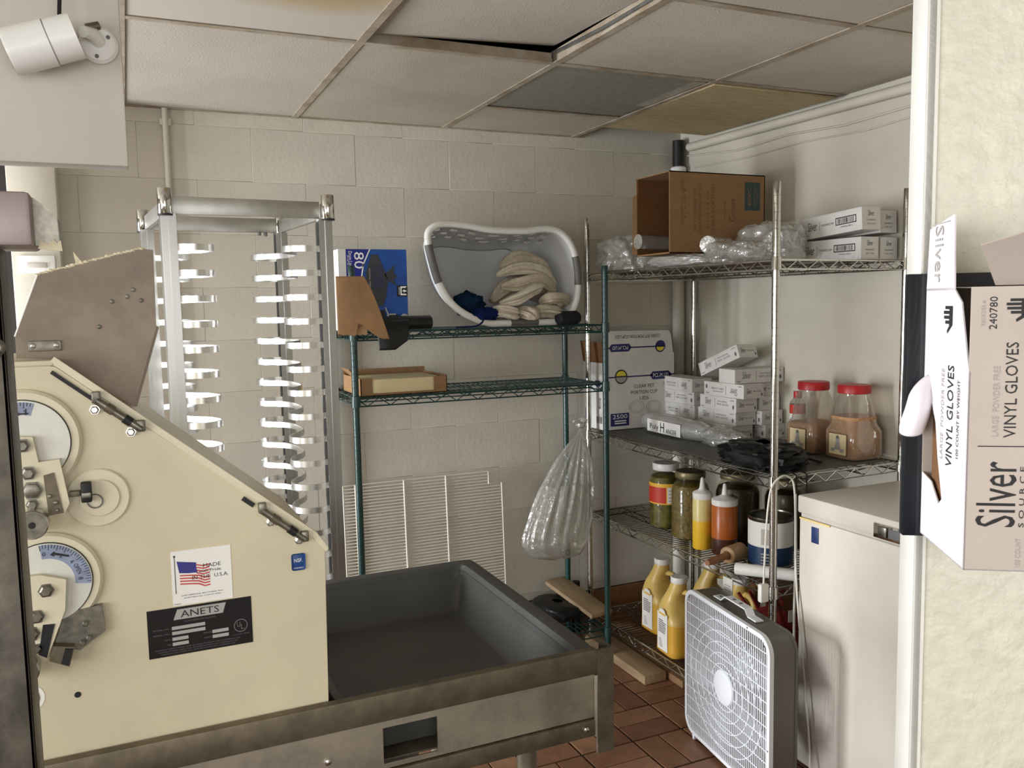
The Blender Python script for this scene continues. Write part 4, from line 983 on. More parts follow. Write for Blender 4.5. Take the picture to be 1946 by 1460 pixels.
tag(B((1.90, 2.05, .1)).tube(cv([(1.902, 2.052, .90), (1.905, 2.050, .7), (1.903, 2.052, .5), (1.905, 2.05, .25), (1.903, 2.05, .05)]), .004, 8).build('hose', 'cord_white', loc=(1.90, 2.05, .1)), 'thin white hose hanging straight down beside the freezer', 'hose')

# ------------------------------------------------------------------ bottom shelf: oil jugs, red mesh bag
def oil_jug(loc, rz, label, fill=.13):
    j = thing('oil_jug', label, 'jug', loc, rz, 'jugs of yellow oil'); a = .073
    lo = [(0, a*.9, a*.9, 5), (.008, a, a, 5), (.03, a, a, 4.5), (.06, a*.985, a*.985, 4.5), (fill, a, a, 4)]
    hi = [(fill, a, a, 4), (.150, a, a, 4), (.175, a*.86, a*.80, 3.2, -.005, .014), (.205, a*.66, a*.56, 2.8, -.008, .024), (.235, a*.52, a*.46, 2.4, -.006, .016), (.258, .036, .036, 2, -.004, .004), (.288, .030, .030, 2)]
    B().sect(lo, 40, cap=True).build('lower_body', 'oil', j, ang=60); B().sect(hi, 40, cap=True).build('upper_body', 'oil_pale', j, ang=60)
    B().tube(cv([(a*.10, -a*.20, .248), (a*.26, -a*.70, .246), (a*.36, -a*1.0, .226), (a*.38, -a*1.06, .19), (a*.37, -a*1.03, .15), (a*.34, -a*.9, .11)], 6), .0115, 12).build('handle', 'oil_pale', j)
    B().lathe([(.0325, .284), (.0335, .286), (.0335, .304), (.031, .307), (.001, .307)], n=28).build('cap', 'white_plastic', j)
    p = Pr((-a-.0008, .04, .018), -Y1, Z1); p.rect(0, 0, .075, .15); p.poly([(.012, .15), (.063, .15), (.056, .162), (.037, .168), (.018, .162)]); p.build('label', 'label_white', j)
    p = Pr((-a-.0014, .04, .018), -Y1, Z1); p.rect(.012, .143, .063, .150); p.build('label_stripe', 'label_yellow', j)
    p = Pr((-a-.0014, .04, .018), -Y1, Z1); p.lines(.010, .07, .066, .125, 7, .5, random.Random(5)); p.lines(.012, .012, .04, .05, 5, .3, random.Random(6)); stuff(p.build('label_text', 'ink_grey', j)); return j
oil_jug((1.922, 2.705, C4), R(-4), 'jug of yellow oil standing in front, nearest to fan')
oil_jug((2.000, 2.935, C4), R(0), 'jug of yellow oil directly behind the front jug')
oil_jug((2.155, 2.80, C4), R(25), 'jug of yellow oil in the middle of bottom shelf')
oil_jug((2.12, 2.58, C4), R(-20), 'jug of yellow oil leaning close behind the fan handle')
tag(B((2.27, 2.62, C4)).box((2.23, 2.50, C4), (2.36, 2.74, C4+.25), .002).build('carton', 'cardboard_dark', loc=(2.27, 2.62, C4), smooth=False), 'brown carton at back of bottom shelf behind oil jugs', 'box')
rm_ = thing('red_mesh_bag', 'bag of red mesh netting behind fan on bottom shelf', 'mesh bag', (2.02, 2.27, C4))
r9 = random.Random(9)
for k in range(46):
    q = [Vector((r9.uniform(-.11, .13), r9.uniform(-.12, .13), r9.uniform(.01, .34))) for _ in range(4)]
    q = [q[0]]+[q[0]+(b-q[0])*.45 for b in q[1:]]
    if k < 45:
        s_ = B().tube(cv(q, 4), .0065, 5).build('strand', 'red_mesh', rm_)
t = B().blob((0, 0, .15), (.10, .11, .155), 3, .3, 3, 30, 18, .002, .05).build('net_core', 'red_mesh', rm_)
B().box((-.03, -.10, .29), (-.01, -.096, .33)).build('paper_tag', 'label_white', rm_, smooth=False)

# ------------------------------------------------------------------ green shelf contents
dl = thing('liner_box', 'blue carton of drum liners standing on top green shelf', 'box', (.735, 3.19, G1))
DW, DD, DH = .265, .13, .305
B().box((0, 0, 0), (DW, DD, DH), .0015, 1).build('carton_body', 'box_blue', dl, smooth=False)
p = Pr((0, 0, 0), X1, Z1, .0004); p.rect(0, 0, .028, DH); p.build('white_edge', 'carton_white', dl)
p = Pr((0, DD, 0), -Y1, Z1, .0004); p.rect(0, 0, DD, DH); p.build('white_side', 'carton_white', dl)
p = Pr((0, 0, 0), X1, Z1, .0005); p.poly([(.028, .185), (.028, DH), (.118, DH), (.092, .25), (.080, .185)]); p.build('navy_corner', 'box_navy', dl)
p = Pr((0, 0, 0), X1, Z1, .0008); p.poly([(.080, .185), (.092, .25), (.118, DH), (.123, DH), (.097, .25), (.085, .185)]); p.text('80', .078, .263, .062, .038, 1, -90); p.text('Drum Liners', .045, .262, .070, .014, 1, -90); p.text('33"x48" 55 GAL', .035, .255, .055, .005, 1, -90); p.build('white_lettering', 'label_white', dl)
p = Pr((0, 0, 0), X1, Z1, .0006); p.poly([(.103, .09), (.098, .15), (.104, .22), (.124, .285), (.150, .285), (.172, .235), (.188, .19), (.180, .13), (.165, .09)]); p.poly([(.175, .21), (.205, .235), (.215, .25), (.212, .215), (.225, .20), (.21, .19), (.222, .165), (.19, .185)]); p.build('bag_picture', 'bag_dark', dl)
p = Pr((0, 0, 0), X1, Z1, .0009)
for i, t_ in enumerate(('POWER', 'GUARD')): p.text(t_, .160-i*.022, .20, .085, .018, 1, -90)
p.build('brand_lettering', 'navy', dl)
p = Pr((0, 0, 0), X1, Z1, .0009); p.text('INDUSTRIAL STRENGTH', .117, .19, .085, .006, 1, -90); p.rect(.185, .02, .215, .06); p.poly([(.175, .0), (.178, 0), (.186, .06), (.176, .085), (.172, .085), (.181, .06)]); p.poly([(.228, .045), (.245, .06), (.262, .055), (.262, .01), (.232, .01)]); p.build('badge', 'ink_light', dl)
p = Pr((0, 0, 0), X1, Z1, .0010); p.rect(.222, .125, .2645, .168); p.rect(.187, .022, .224, .055); p.rect(.14, .012, .172, .075); p.build('black_badge', 'black', dl)
p = Pr((0, 0, 0), X1, Z1, .0014)
p.poly([(.236, .130), (.241, .130), (.241, .164), (.236, .164)]) ; p.poly([(.241, .164), (.241, .158), (.256, .158), (.262, .164)]); p.poly([(.241, .130), (.241, .136), (.256, .136), (.262, .130)]); p.poly([(.244, .147), (.25, .152), (.262, .146), (.25, .141)]); p.rect(.230, .133, .232, .161)
p.build('emblem', 'label_white', dl)
# brown paper folded over the front left post, black liner roll
bpz = thing('brown_paper', 'sheet of brown paper draped over the front left green post', 'paper', (.745, 3.005, G1))
def paper(u, v):   # u across, v down
    top, bot = Vector((-.072, -.03, .196)), Vector((-.072, -.032, -.006))
    a = top.lerp(bot, v); xr_ = (-.072+.100)+(.083)*v; tear = .0
    b = Vector((xr_, -.034-.010*v, .196-.225*v*(.62+.38*v)))
    if v > .8: b.z += 0
    p = a.lerp(b, u); p.y += -.012*math.sin(PI*u)*(.5+.5*v)
    if v > .82 and u > .35:
        p.z += (.07*(1-abs(u-.45)*1.6))*max(0, (v-.82)/.18)*max(0, .85-u)*1.6
    p.z += .004*noise.noise(Vector((u*14, v*2, 3)))*v; p.y += .002*noise.noise(Vector((u*4, v*4, 1)))
    return p
t = B(); t.grid(paper, 30, 26); o = t.build('sheet', 'brown_paper', bpz, ang=70)
md = o.modifiers.new('thick', 'SOLIDIFY'); md.thickness = .0012
t = B(); t.grid(lambda u, v: Vector((-.070+.105*u, -.026+.04*math.sin(PI*u)*.2, .02-.03*v+.055*(1-v)*(1-abs(u-.5)))), 12, 6); t.build('inner_fold', 'brown_paper', bpz, ang=70)
lr = thing('liner_roll', 'roll of black liners with end hanging over green shelf', 'liner roll', (.80, 3.055, G1))
B().tube([(.02, 0, .026), (.024, 0, .026), (.245, .01, .026), (.250, .01, .026)], [.02, .026, .026, .021], 20).build('roll', 'black_plastic', lr)
t = B(); t.grid(lambda u, v: Vector((.02+.13*u*(1-.15*v)+.008*v, -.030-.022*math.sin(min(1, v*2)*PI/2)-.006*math.sin(u*5), .040-.110*v+(.035*max(0, u-.55)*v*2))), 18, 14); o = t.build('hanging_end', 'black_plastic', lr, ang=70)
md = o.modifiers.new('thick', 'SOLIDIFY'); md.thickness = .002
# laundry basket lying on its side
lk = thing('laundry_basket', 'white laundry basket with grey grips lying on its side on shelf', 'basket', (1.36, 3.06, G1))
rim = [(-.318, .335), (-.305, .372), (-.255, .392), (-.16, .388), (-.06, .374), (.08, .372), (.17, .382), (.235, .372), (.285, .325), (.312, .25), (.318, .16), (.305, .085), (.27, .038), (.20, .012), (.06, .004), (-.05, .010), (-.15, .04), (-.225, .09), (-.275, .165), (-.303, .255)]
NR = len(rim)
def rimp(u):
    k = u*NR; i = int(k) % NR; s = k-int(k)
    P = [Vector((rim[(i+q) % NR][0], rim[(i+q) % NR][1])) for q in (-1, 0, 1, 2)]
    return .5*((2*P[1])+(-P[0]+P[2])*s+(2*P[0]-5*P[1]+4*P[2]-P[3])*s*s+(-P[0]+3*P[1]-3*P[2]+P[3])*s**3)
def wallp(u, v):
    r_ = rimp(u); c = Vector((.0, .20)); k = 1-.24*v-.10*max(0, v-.8)/.2
    q = c+(r_-c)*k; z = max(q.y, .006+.0*v)
    return Vector((q.x, .30*v, z))
NU, NV = 120, 22
def hole(i, j):   # rows of hand-sized slots in the upper wall, offset like brickwork
    u = i/NU; 
    if not (.035 < u < .40): return False
    if j in (5, 6): return i % 5 in (0, 1) and 8 < i < 44
    if j in (9, 10): return (i+2) % 5 in (0, 1) and 8 < i < 44
    if j in (13, 14): return i % 5 in (0, 1) and 8 < i < 44
    return False
t = B(); t.grid(wallp, NU, NV, True, hole); o = t.build('basket_wall', 'basket_white', lk, ang=60)
md = o.modifiers.new('thick', 'SOLIDIFY'); md.thickness = .003; md.offset = 1
n = 60; t = B(); t.face([wallp(k/n, 1.0) for k in range(n)]); t.build('basket_bottom', 'basket_white', lk, smooth=False)
def rimseg(u0, u1, r_, m, name):
    n = max(6, int(abs(u1-u0)*110)); t = B(); pts = []
    for k in range(n+1):
        q = rimp((u0+(u1-u0)*k/n) % 1); pts.append((q.x, -.004, max(q.y, r_+.0)))
    t.tube(pts, r_, 12, closed=abs(u1-u0) >= .999 and False); return t.build(name, m, lk)
rimseg(0, 1, .0135, 'white_plastic', 'rim')
rimseg(.905, .985, .0150, 'basket_grey', 'grip'); rimseg(.435, .50, .0150, 'basket_grey', 'grip'); rimseg(.675, .72, .0150, 'basket_grey', 'grip')
# towels heaped inside
tw = 'cream cotton towels heaped in the laundry basket'
def towel(label, pts, r, seed, m='towel', flat=.62):
    P = cv([Vector(p)+Vector((1.36, 3.06, G1)) for p in pts], 7); o0 = P[0].copy(); t = B(o0); n = 44; rings = []
    for i, q in enumerate(P):
        d = (P[min(i+1, len(P)-1)]-P[max(i-1, 0)]).normalized(); a = d.cross(Z1).normalized(); b = a.cross(d)
        end = min(1, .35+1.3*min(i, len(P)-1-i)/len(P)*2)
        ring = []
        for k in range(n):
            th = 2*PI*k/n; rr_ = r*end*(1+.20*math.cos(3*th+seed+i*.05)+.12*math.cos(5*th-seed*2+i*.03)+.10*math.cos(9*th+seed+i*.1)+.06*math.cos(14*th-seed)+.22*noise.noise(Vector((math.cos(th)*1.4+seed, math.sin(th)*1.4, i*.16))))
            ring.append(t._v(q+a*math.cos(th)*rr_+b*math.sin(th)*rr_*flat))
        rings.append(ring)
    for x, y in zip(rings, rings[1:]):
        for k in range(n): t.bm.faces.new((x[k], x[(k+1) % n], y[(k+1) % n], y[k]))
    t.bm.faces.new(rings[0][::-1]); t.bm.faces.new(rings[-1])
    return tag(t.build('towel', m, loc=o0, ang=80), label, 'towel', tw)
towel('cream towel draped over the crown of the towel heap', [(.02, .10, .235), (.09, .08, .27), (.17, .09, .255), (.25, .11, .20)], .040, 1)
towel('cream towel folded below the crown of the heap', [(-.01, .07, .20), (.07, .05, .225), (.16, .05, .215), (.25, .07, .16)], .036, 2, 'towel_b')
towel('cream towel twisted through the middle of the heap', [(.0, .05, .155), (.07, .03, .165), (.15, .03, .185), (.24, .05, .135)], .034, 3)
towel('ribbed cream towel lying diagonally across front of the heap', [(-.02, .02, .09), (.05, .0, .11), (.12, .0, .145), (.17, .02, .165)], .032, 4, 'towel_b')
towel('cream towel slumped at right side of the basket', [(.16, .03, .09), (.20, .01, .11), (.25, .03, .10), (.27, .08, .07)], .040, 5)
towel('cream towel bunched at the bottom right of the heap', [(.10, .02, .05), (.16, .0, .06), (.22, .01, .05), (.26, .05, .05)], .038, 6, 'towel_b')
towel('cream towel end hanging out over basket rim', [(.05, .05, .055), (.08, .01, .055), (.10, -.03, .045), (.11, -.05, .03)], .034, 7)
towel('small cream cloth crumpled beside the blue cloth', [(-.05, .05, .055), (-.02, .01, .06), (.02, .0, .05), (.04, .01, .04)], .038, 8, 'towel_b')
towel('cream towel buried at the back of the heap', [(.0, .15, .10), (.08, .15, .16), (.17, .16, .15), (.24, .16, .10)], .06, 9)
o = B((1.17, 3.11, G1+.09)).blob((1.222, 3.125, G1+.092), (.062, .05, .045), 4, .28, 2.4, 44, 26, None, .015).build('blue_cloth', 'teal_cloth', loc=(1.17, 3.11, G1+.09), ang=80); tag(o, 'dark teal cloth crumpled at left inside the laundry basket', 'cloth')
o = B((1.27, 3.09, G1+.05)).blob((1.275, 3.075, G1+.048), (.060, .045, .028), 6, .28, 2.4, 44, 26, None, .015).build('blue_cloth', 'blue_cloth', loc=(1.27, 3.09, G1+.05), ang=80); tag(o, 'navy blue cloth between teal cloth and cream towels', 'cloth')
tag(B((1.23, 3.03, G1)).tube(cv([(1.262, 3.07, G1+.046), (1.25, 3.03, G1+.036), (1.235, 3.015, G1+.018), (1.20, 3.01, G1+.006), (1.13, 3.012, G1+.004)]), .0035, 6).build('drawstring', 'blue_cloth', loc=(1.23, 3.03, G1)), 'navy drawstring hanging over basket rim onto green shelf', 'string')
o = B((1.62, 3.045, G1)).tube([(1.565, 3.03, G1+.028), (1.575, 3.03, G1+.028), (1.655, 3.035, G1+.028), (1.67, 3.035, G1+.028)], [.018, .028, .028, .019], 22).build('cloth_roll', 'dark_cloth', loc=(1.62, 3.045, G1)); tag(o, 'dark rolled cloth at right end of top green shelf', 'cloth')
# tray of dough paper on the second green shelf
ob = thing('open_carton', 'shallow cardboard tray holding a cream slab on second green shelf', 'box', (.765, 3.045, G2))
OW, OD, OH = .335, .27, .066
t = B(); t.box((0, 0, 0), (OW, OD, .003)); t.box((0, 0, 0), (.045, .003, OH)); t.box((OW-.052, 0, 0), (OW, .003, OH*.95)); t.box((0, OD-.003, 0), (OW, OD, OH*1.25)); t.box((0, 0, 0), (.003, OD, OH)); t.box((OW-.003, 0, 0), (OW, OD, OH)); t.box((.045, 0, 0), (OW-.052, .003, .010)); t.build('tray', 'cardboard', ob, smooth=False)
B().box((.02, .006, .004), (OW-.02, OD-.02, OH-.006), .002).build('slab', 'cream_slab', ob)
f_ = B().box((-.05, 0, 0), (0, .12, .003)).build('side_flap', 'cardboard', ob, smooth=False); f_.matrix_local = Matrix.Translation((0, .02, OH)) @ Matrix.Rotation(R(42), 4, 'Y')
p = Pr((-.0005, .2, .01), -Y1, Z1); p.disc(.14, .018, .018, 12); p.build('yellow_sticker', 'yellow', ob)
# things on the bottom green shelf
bt = tag(B((1.64, 3.2, G0)).blob((1.655, 3.235, G0+.028), (.095, .125, .032), 11, .12, 2.2, 40, 20, G0+.001, .03, 3.4).build('black_mat', 'black_plastic', loc=(1.64, 3.2, G0)), 'black plastic pad lying on the bottom green shelf', 'pad')
pk = B((1.76, 3.2, .2)).box((-.055, -.175, -.009), (.055, .175, .009), .002, 2, Matrix.Translation((1.745, 3.215, .226)) @ Matrix.Rotation(R(8), 4, 'Z') @ Matrix.Rotation(R(9), 4, 'X')).build('board', 'wood', loc=(1.76, 3.2, .2)); tag(pk, 'pale wooden board propped across bottom shelves beside green post', 'board')
tag(B((1.8, 3.0, 0)).box((1.79, 2.75, .002), (1.892, 3.235, .04), .003).build('board', 'wood', loc=(1.8, 3.0, 0)), 'pale wooden board lying on the tile floor under chrome shelf', 'board')
tag(B((1.93, 2.9, 0)).box((1.905, 2.66, .002), (2.0, 3.2, .032), .003).build('board', 'wood_dark', loc=(1.93, 2.9, 0)), 'darker wooden board on floor farther under the chrome shelf', 'board')
ca = thing('bottle_neck', 'black bottle neck showing behind the propped board', 'bottle', (1.826, 3.378, 0))
B().lathe([(.022, 0), (.022, .14), (.014, .17), (.014, .21)], n=20).build('bottle', 'black_gloss', ca); B().lathe([(.018, .205), (.018, .235), (.001, .236)], n=20).build('cap', 'black', ca)

# leaning wire rack
wr = thing('wire_rack', 'white wire refrigerator shelf leaning on wall behind green posts', 'wire rack', (.76, 3.345, .160), rot=(R(-3), R(0), 0))
WW, WH = .70, .635
def fr_(z): return WW if z < WH-.055 else WW-.062
t = B(); t.tube([(0, 0, 0), (WW, 0, 0), (WW, 0, WH-.055), (WW-.062, 0, WH-.055), (WW-.062, 0, WH), (0, 0, WH)], .0030, 6, True); t.build('outer_frame', 'rack_wire', wr)
for x in (.255, .440, .05): B().tube([(x, -.006, 0), (x, -.006, WH)], .0032, 6).build('cross_bar', 'rack_wire', wr)
t = B(); k = 1
while k*.0132 < WH-.005:
    z = k*.0132; t.tube([(0, 0, z), (fr_(z), 0, z)], .0023, 5); k += 1
stuff(t.build('wires', 'rack_wire', wr))

# hanging clear bag with cups inside
hb = thing('hanging_bag', 'clear plastic bag of cups hanging from chrome shelf corner', 'bag', (1.742, 3.16, .985))
def bagp(u, v):
    th = 2*PI*u; prof = [(0, .006), (.05, .012), (.12, .045), (.25, .085), (.45, .125), (.7, .158), (.88, .160), (.96, .13), (1, .04)]
    for (a, ra), (b, rb_) in zip(prof, prof[1:]):
        if a <= v <= b: s = (v-a)/(b-a); r_ = ra+(rb_-ra)*s; break
    pl = 1+.10*math.sin(19*th)*(1-v)*min(1, v*6)+.05*math.sin(31*th+1)*(1-v)+.10*noise.noise(Vector((math.cos(th)*2, math.sin(th)*2, v*5)))*v
    zz = -.55*v+.05*noise.noise(Vector((math.cos(th)*2.4, math.sin(th)*2.4, 7)))*max(0, v-.6)
    x = -.12*min(1, v*1.25)+r_*pl*math.cos(th)*(1 if math.cos(th) < 0 else .92); y = r_*pl*.55*math.sin(th)
    return Vector((x, y, zz))
t = B(); t.grid(bagp, 120, 50, True); t.build('bag_film', 'film', hb, ang=80)
t = B(); t.blob((0, 0, .012), (.018, .014, .014), 3, .4, 3, 20, 14); t.blob((.012, 0, .028), (.012, .008, .02), 5, .5, 3, 16, 12); t = t.build('knot', 'film_milky', hb, ang=80); stuff(t)
B().tube([(-.02, .03, .025), (.03, .06, .03), (.075, .085, .02), (.09, .10, -.002)], .005, 8).build('tie', 'film_milky', hb)
for q, (x0, z0, x1, z1, y0) in enumerate(((-.225, -.45, -.150, -.24, .0), (-.13, -.49, -.09, -.24, -.01), (-.045, -.49, -.03, -.24, .01))):
    sleeve('cup_sleeve', ('sleeve of cups at left inside the hanging clear bag', 'sleeve of cups in the middle of the hanging bag', 'sleeve of cups at right inside the hanging bag')[q], (1.742+x0, 3.16+y0, .985+z0), (1.742+x1, 3.16+y0, .985+z1), .028, 'film', 'cup sleeves in the hanging bag')

# ------------------------------------------------------------------ box fan
fa = thing('box_fan', 'white box fan with grey body standing on the tile floor', 'fan', (1.654, 1.877, .018), rot=(0, 0, R(90-7.5)))
FS, FT = .512, .094      # local x: near -> far, local y: front face at y=0 facing +y after turn -> use y<0 as depth
def rrect(w_, h_, r_, n=7):
    pts = []
    for cx, cz, a0 in ((w_-r_, h_-r_, 0), (r_, h_-r_, 90), (r_, r_, 180), (w_-r_, r_, 270)):
        for k in range(n+1): a = R(a0+90*k/n); pts.append((cx+r_*math.cos(a), cz+r_*math.sin(a)))
    return pts
def ring_body(ins, r_, y0, y1, th, name, m):
    t = B(); O = [(x+ins, z+ins) for x, z in rrect(FS-2*ins, FS-2*ins, r_)]; I = [(x+ins+th, z+ins+th) for x, z in rrect(FS-2*ins-2*th, FS-2*ins-2*th, max(.01, r_-th))]
    n = len(O); vs_ = [[t._v((p[0], y, p[1])) for p in L_] for L_, y in ((O, y0), (O, y1), (I, y1), (I, y0))]
    for q in range(4):
        a, b = vs_[q], vs_[(q+1) % 4]
        for k in range(n): t.bm.faces.new((a[k], a[(k+1) % n], b[(k+1) % n], b[k]))
    return t.build(name, m, fa)
ring_body(.002, .052, -.010, -FT+.006, .004, 'housing', 'fan_grey')
ring_body(0, .054, .002, -.012, .014, 'front_frame', 'fan_white'); ring_body(0, .054, -FT+.008, -FT, .014, 'rear_frame', 'fan_grey')
def grille(y, name):
    t = B(); c = FS/2
    def zl(x):   # half height available inside the rounded frame
        e = .012; d = min(x-e, FS-e-x); return (FS/2-e) if d > .042 else FS/2-e-.042+math.sqrt(max(0, .042**2-(.042-d)**2))
    n = 44
    for k in range(1, n):
        x = .012+(FS-.024)*k/n; h = zl(x); t.box((x-.0014, y-.003, c-h), (x+.0014, y+.001, c+h))
    for k in range(1, 13):
        z = .012+(FS-.024)*k/13; h = zl(z); t.box((c-h, y, z-.0014), (c+h, y+.0022, z+.0014))
    for r_ in (.075, .11, .145, .18, .215): t.tube([(c+r_*math.cos(2*PI*k/44), y+.002, c+r_*math.sin(2*PI*k/44)) for k in range(44)], .0019, 5, True)
    o = stuff(t.build(name, 'fan_white' if y > -.05 else 'fan_grey', fa, smooth=False)); return o  # rear grille greyed: darkness inside the fan put into its colour
grille(-.002, 'front_grille'); grille(-FT+.003, 'rear_grille')
B().lathe([(.001, .008), (.045, .008), (.055, .005), (.058, 0)], (FS/2, 0, FS/2), 36, M=Matrix.Rotation(-PI/2, 4, 'X')).build('hub_badge', 'fan_white', fa)
B().cyl((FS/2, -.03, FS/2), (FS/2, -.088, FS/2), .05, 28).build('motor', 'basket_grey', fa)
for k in range(5):
    def blade(u, v, k=k):
        a = R(72*k)+(.9*(u-.5))*(1-.25*v); r_ = .05+.175*v; return Vector((FS/2+r_*math.cos(a), -.045-.028*(u-.5)*2, FS/2+r_*math.sin(a)))
    t = B(); t.grid(blade, 8, 8); o = t.build('blade', 'fan_white', fa); md = o.modifiers.new('t', 'SOLIDIFY'); md.thickness = .002
hz = FS
h = B(); hx = FS/2
prof = [(-.125, .001), (-.080, .001), (-.062, .020), (.055, .020), (.080, .001), (.125, .001)]
pts = [(hx+a, hz+b) for a, b in prof]+[(hx+a, hz+b+.004) for a, b in prof[::-1]]
h.prism(pts, -.062, -.034); h = h.build('handle', 'fan_white', fa, smooth=False)
for a in (-.012, .012): B().lathe([(.006, 0), (.006, .001), (.0008, .0011)], (hx+a*1.6, -.048, hz+.024), 12).build('handle_hole', 'fan_grey', h)
B().lathe([(.006, 0), (.005, .003), (.001, .004)], (hx+.105, -.048, hz+.005), 12).build('handle_screw', 'zinc', h)
for x in (.05, FS-.06):
    B().prism([(x-.008, .004), (x+.012, .004), (x+.006, -.017), (x-.002, -.017)], -FT+.004, .001).build('foot', 'fan_white', fa)
for x, z in ((.03, FS-.03), (FS-.03, FS-.03), (.007, .17), (.12, FS-.006)): B().lathe([(.003, 0), (.0025, .0012), (.0005, .0015)], (x, .002, z), 8, M=Matrix.Rotation(-PI/2, 4, 'X')).build('screw', 'zinc', fa)

# ------------------------------------------------------------------ chest freezer
fz = thing('chest_freezer', 'white chest freezer with latch handle along right wall', 'freezer', (1.89, 1.16, 0))
FZL, FZW = .868, .53
B().box((.006, 0, .03), (FZW, FZL, .835), .008).build('cabinet', 'white_enamel', fz)
B().box((.012, .004, .835), (FZW-.004, FZL-.004, .848)).build('gasket', 'carton_grey', fz, smooth=False)
B().box((.004, FZL-.13, .829), (.0065, FZL-.004, .8345)).build('yellowed_edge', 'yellowed', fz, smooth=False)
ld = B().box((0, -.004, .848), (FZW, FZL+.002, .905), .007).build('lid', 'enamel_lid', fz)
t = B(); t.box((-.006, .440, .845), (.0, .565, .887), .002); la_ = t.build('latch', 'chrome', fz)
B().box((-.008, .450, .853), (-.006, .512, .880), .001).build('latch_recess', 'ink_grey', la_); B().box((-.012, .516, .852), (-.006, .545, .882), .002).build('latch_button', 'chrome_dull', la_)
B().box((.004, FZL-.085, .765), (.0065, FZL-.055, .815), .001).build('badge', 'navy_deep', fz)
for x in (.05, FZW-.05):
    for y in (.05, FZL-.05): B().cyl((x, y, 0), (x, y, .03), .02, 12).build('foot', 'black', fz)

# ------------------------------------------------------------------ glove box in its holder on the partition
gb = thing('glove_dispenser', 'torn open box of vinyl gloves in holder on the partition', 'glove box', (0, 0, 0))
gb.matrix_world = PM @ Matrix.Translation((0, 0, 1.294))
# local: x along the wall to the right, y into the wall (out of the wall is -y), z up
GX, GY0, GY1 = -.003, -.130, -.014     # left face at x=GX, front at y=GY0
GWd, GHt = .125, .232
t = B(); t.box((GX, GY0, 0), (GX+GWd, GY0+.0012, GHt)); t.box((GX, GY1-.0012, 0), (GX+GWd, GY1, GHt)); t.box((GX+GWd-.0012, GY0, 0), (GX+GWd, GY1, GHt)); t.build('carton_body', 'carton_shaded', gb, smooth=False)
t = B(); t.box((GX, GY0, 0), (GX+GWd, GY1, .0012)); t.build('carton_bottom', 'carton_lilac', gb, smooth=False)
# left face with the opening torn in it
op = [(GY0+.078, .085), (GY0+.084, .112), (GY0+.094, .125), (GY1+.0001, .128), (GY1+.0001, .07), (GY0+.090, .062), (GY0+.070, .046), (GY0+.062, .048)]
t = B()
t.prism([(GY0, 0), (GY1, 0), (GY1, .060), (GY0+.088, .056), (GY0+.066, .040), (GY0+.058, .046), (GY0+.072, .082), (GY0+.080, .112), (GY0+.092, .128), (GY1, .133), (GY1, GHt), (GY0+.042, GHt), (GY0+.022, GHt-.012), (GY0+.006, GHt-.055), (GY0, GHt-.068)], GX, GX+.0012, 'x')
t.build('dispensing_face', 'carton_lilac', gb, smooth=False)
t = B(); t.prism([(GY0+.040, GHt-.002), (GY1, GHt-.002), (GY1-.006, GHt+.054), (GY0+.045, GHt+.062)], GX, GX+.0012, 'x'); f_ = t.build('left_flap', 'carton_lilac', gb, smooth=False)
t = B(); t.face([(.018, 0, 0), (.125, 0, 0), (.125, -.048, .040), (.048, -.050, .046), (-.004, -.030, .030)]); f2 = t.build('front_flap', 'zinc', gb, smooth=False); f2.data.materials.clear(); f2.data.materials.append(MATS['carton_shaded'])
f2.matrix_local = Matrix.Translation((GX+.0, GY0+.002, GHt+.001)); md = f2.modifiers.new('t', 'SOLIDIFY'); md.thickness = .0012
t = B(); t.face([(GX+.002, GY0+.002, GHt-.001), (GX+GWd, GY0+.002, GHt-.001), (GX+GWd, GY1, GHt+.001), (GX+.012, GY1, GHt+.001)]); t.build('inner_flap', 'carton_white', gb, smooth=False)
B().box((GX+.004, GY0+.006, .004), (GX+GWd-.004, GY1-.006, GHt-.05), .01).build('glove_pack', 'cardboard_dark', gb)
p = Pr((GX, GY0, 0), X1, Z1, .0005)
vt = lambda p_, t_, u, v, ln, h: p_.text(t_, u, v, ln, h, 1, 90)
vt(p, 'Silver', .023, .064, .054, .030); vt(p, 'S O U R C E', .0425, .062, .050, .004); p.rect(.008, .1030, .125, .1038)
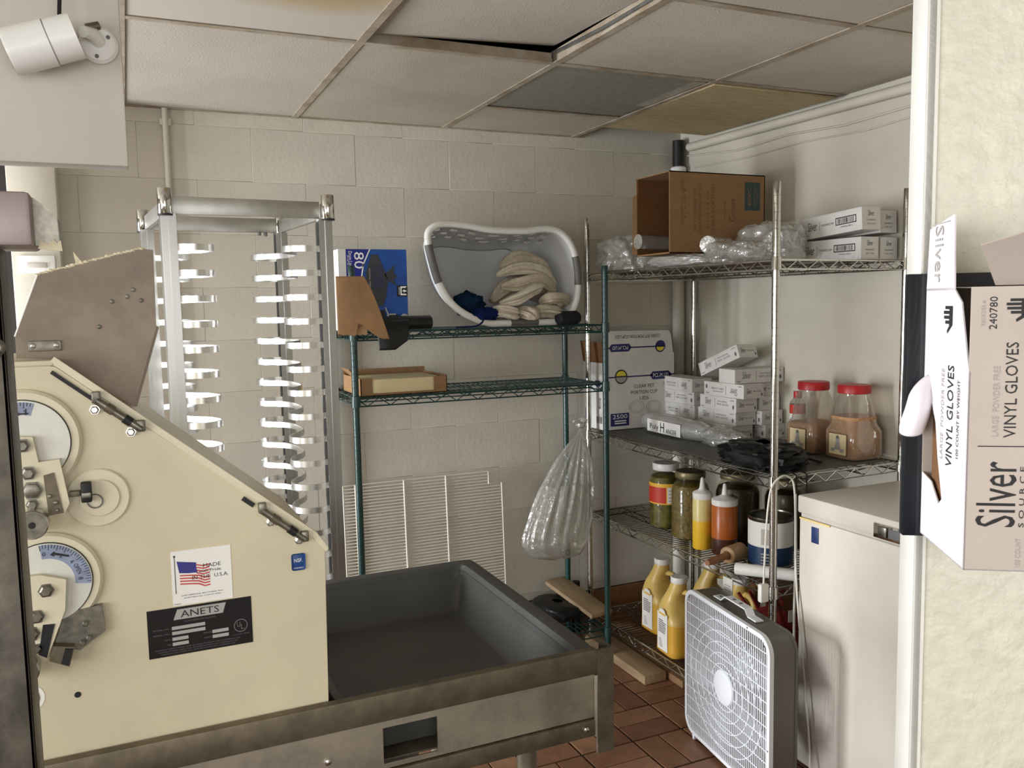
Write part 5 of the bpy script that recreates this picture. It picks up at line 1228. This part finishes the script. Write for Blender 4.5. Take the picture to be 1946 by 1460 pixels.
vt(p, 'VINYL GLOVES', .0315, .149, .077, .0092); vt(p, '240780', .0165, .211, .026, .0058)
# hand emblem
def hand(p_, u, v, s):
    for k, ln in enumerate((.75, 1, .95, .7)): p_.rect(u-s*ln, v+s*(.55-k*.3), u, v+s*(.75-k*.3))
    p_.rect(u, v-s*.45, u+s*.55, v+s*.75); p_.poly([(u+s*.1, v-s*.4), (u-s*.35, v-s*.75), (u-s*.3, v-s*.95), (u+s*.5, v-s*.45)])
hand(p, .037, .214, .011); p.build('lettering', 'ink', gb)
p = Pr((GX, GY0, 0), X1, Z1, .0005); vt(p, 'LARGE  POWDER FREE', .0208, .140, .057, .0048); vt(p, 'REORDER #', .0095, .211, .020, .0032); vt(p, '100 COUNT', .041, .016, .024, .004); p.build('small_lettering', 'ink_light', gb)
p = Pr((GX, GY1, 0), -Y1, Z1, .0005); D_ = GY1-GY0
vt(p, 'VINYL GLOVES', D_-.042, .122, .088, .015); vt(p, '100 COUNT BY WEIGHT', D_-.022, .122, .066, .0055); hand(p, D_-.050, .206, .014); p.build('lettering', 'ink', gb)
p = Pr((GX, GY1, 0), -Y1, Z1, .0005); vt(p, 'LARGE  POWDER FREE', D_-.062, .122, .080, .007); p.text('Silver', .034, .262, .050, .022, 1, -90); p.rect(.012, .2885, .062, .2895); p.build('small_lettering', 'ink_light', gb)
gv = B().tube(cv([(GX+.004, GY1-.012, .150), (GX-.004, GY1-.014, .138), (GX-.010, GY1-.018, .120), (GX-.014, GY1-.016, .104), (GX-.013, GY1-.014, .098)], 5), [.003+.008*min(1, .25+k/9) if k < 18 else .011-.0045*(k-17) for k in range(21)], 18).build('glove', 'carton_lilac', gb, ang=80)
gh = thing('glove_box_holder', 'dark steel bracket behind the glove box on partition edge', 'holder', (0, 0, 0)); gh.matrix_world = PM @ Matrix.Translation((0, 0, 1.294))
B().box((-.0185, -.012, -.004), (.16, -.004, .246), .001).build('back_plate', 'black_steel', gh)
B().box((-.0185, -.012, -.004), (-.0055, .0, .246), .001).build('side_lip', 'black_steel', gh)
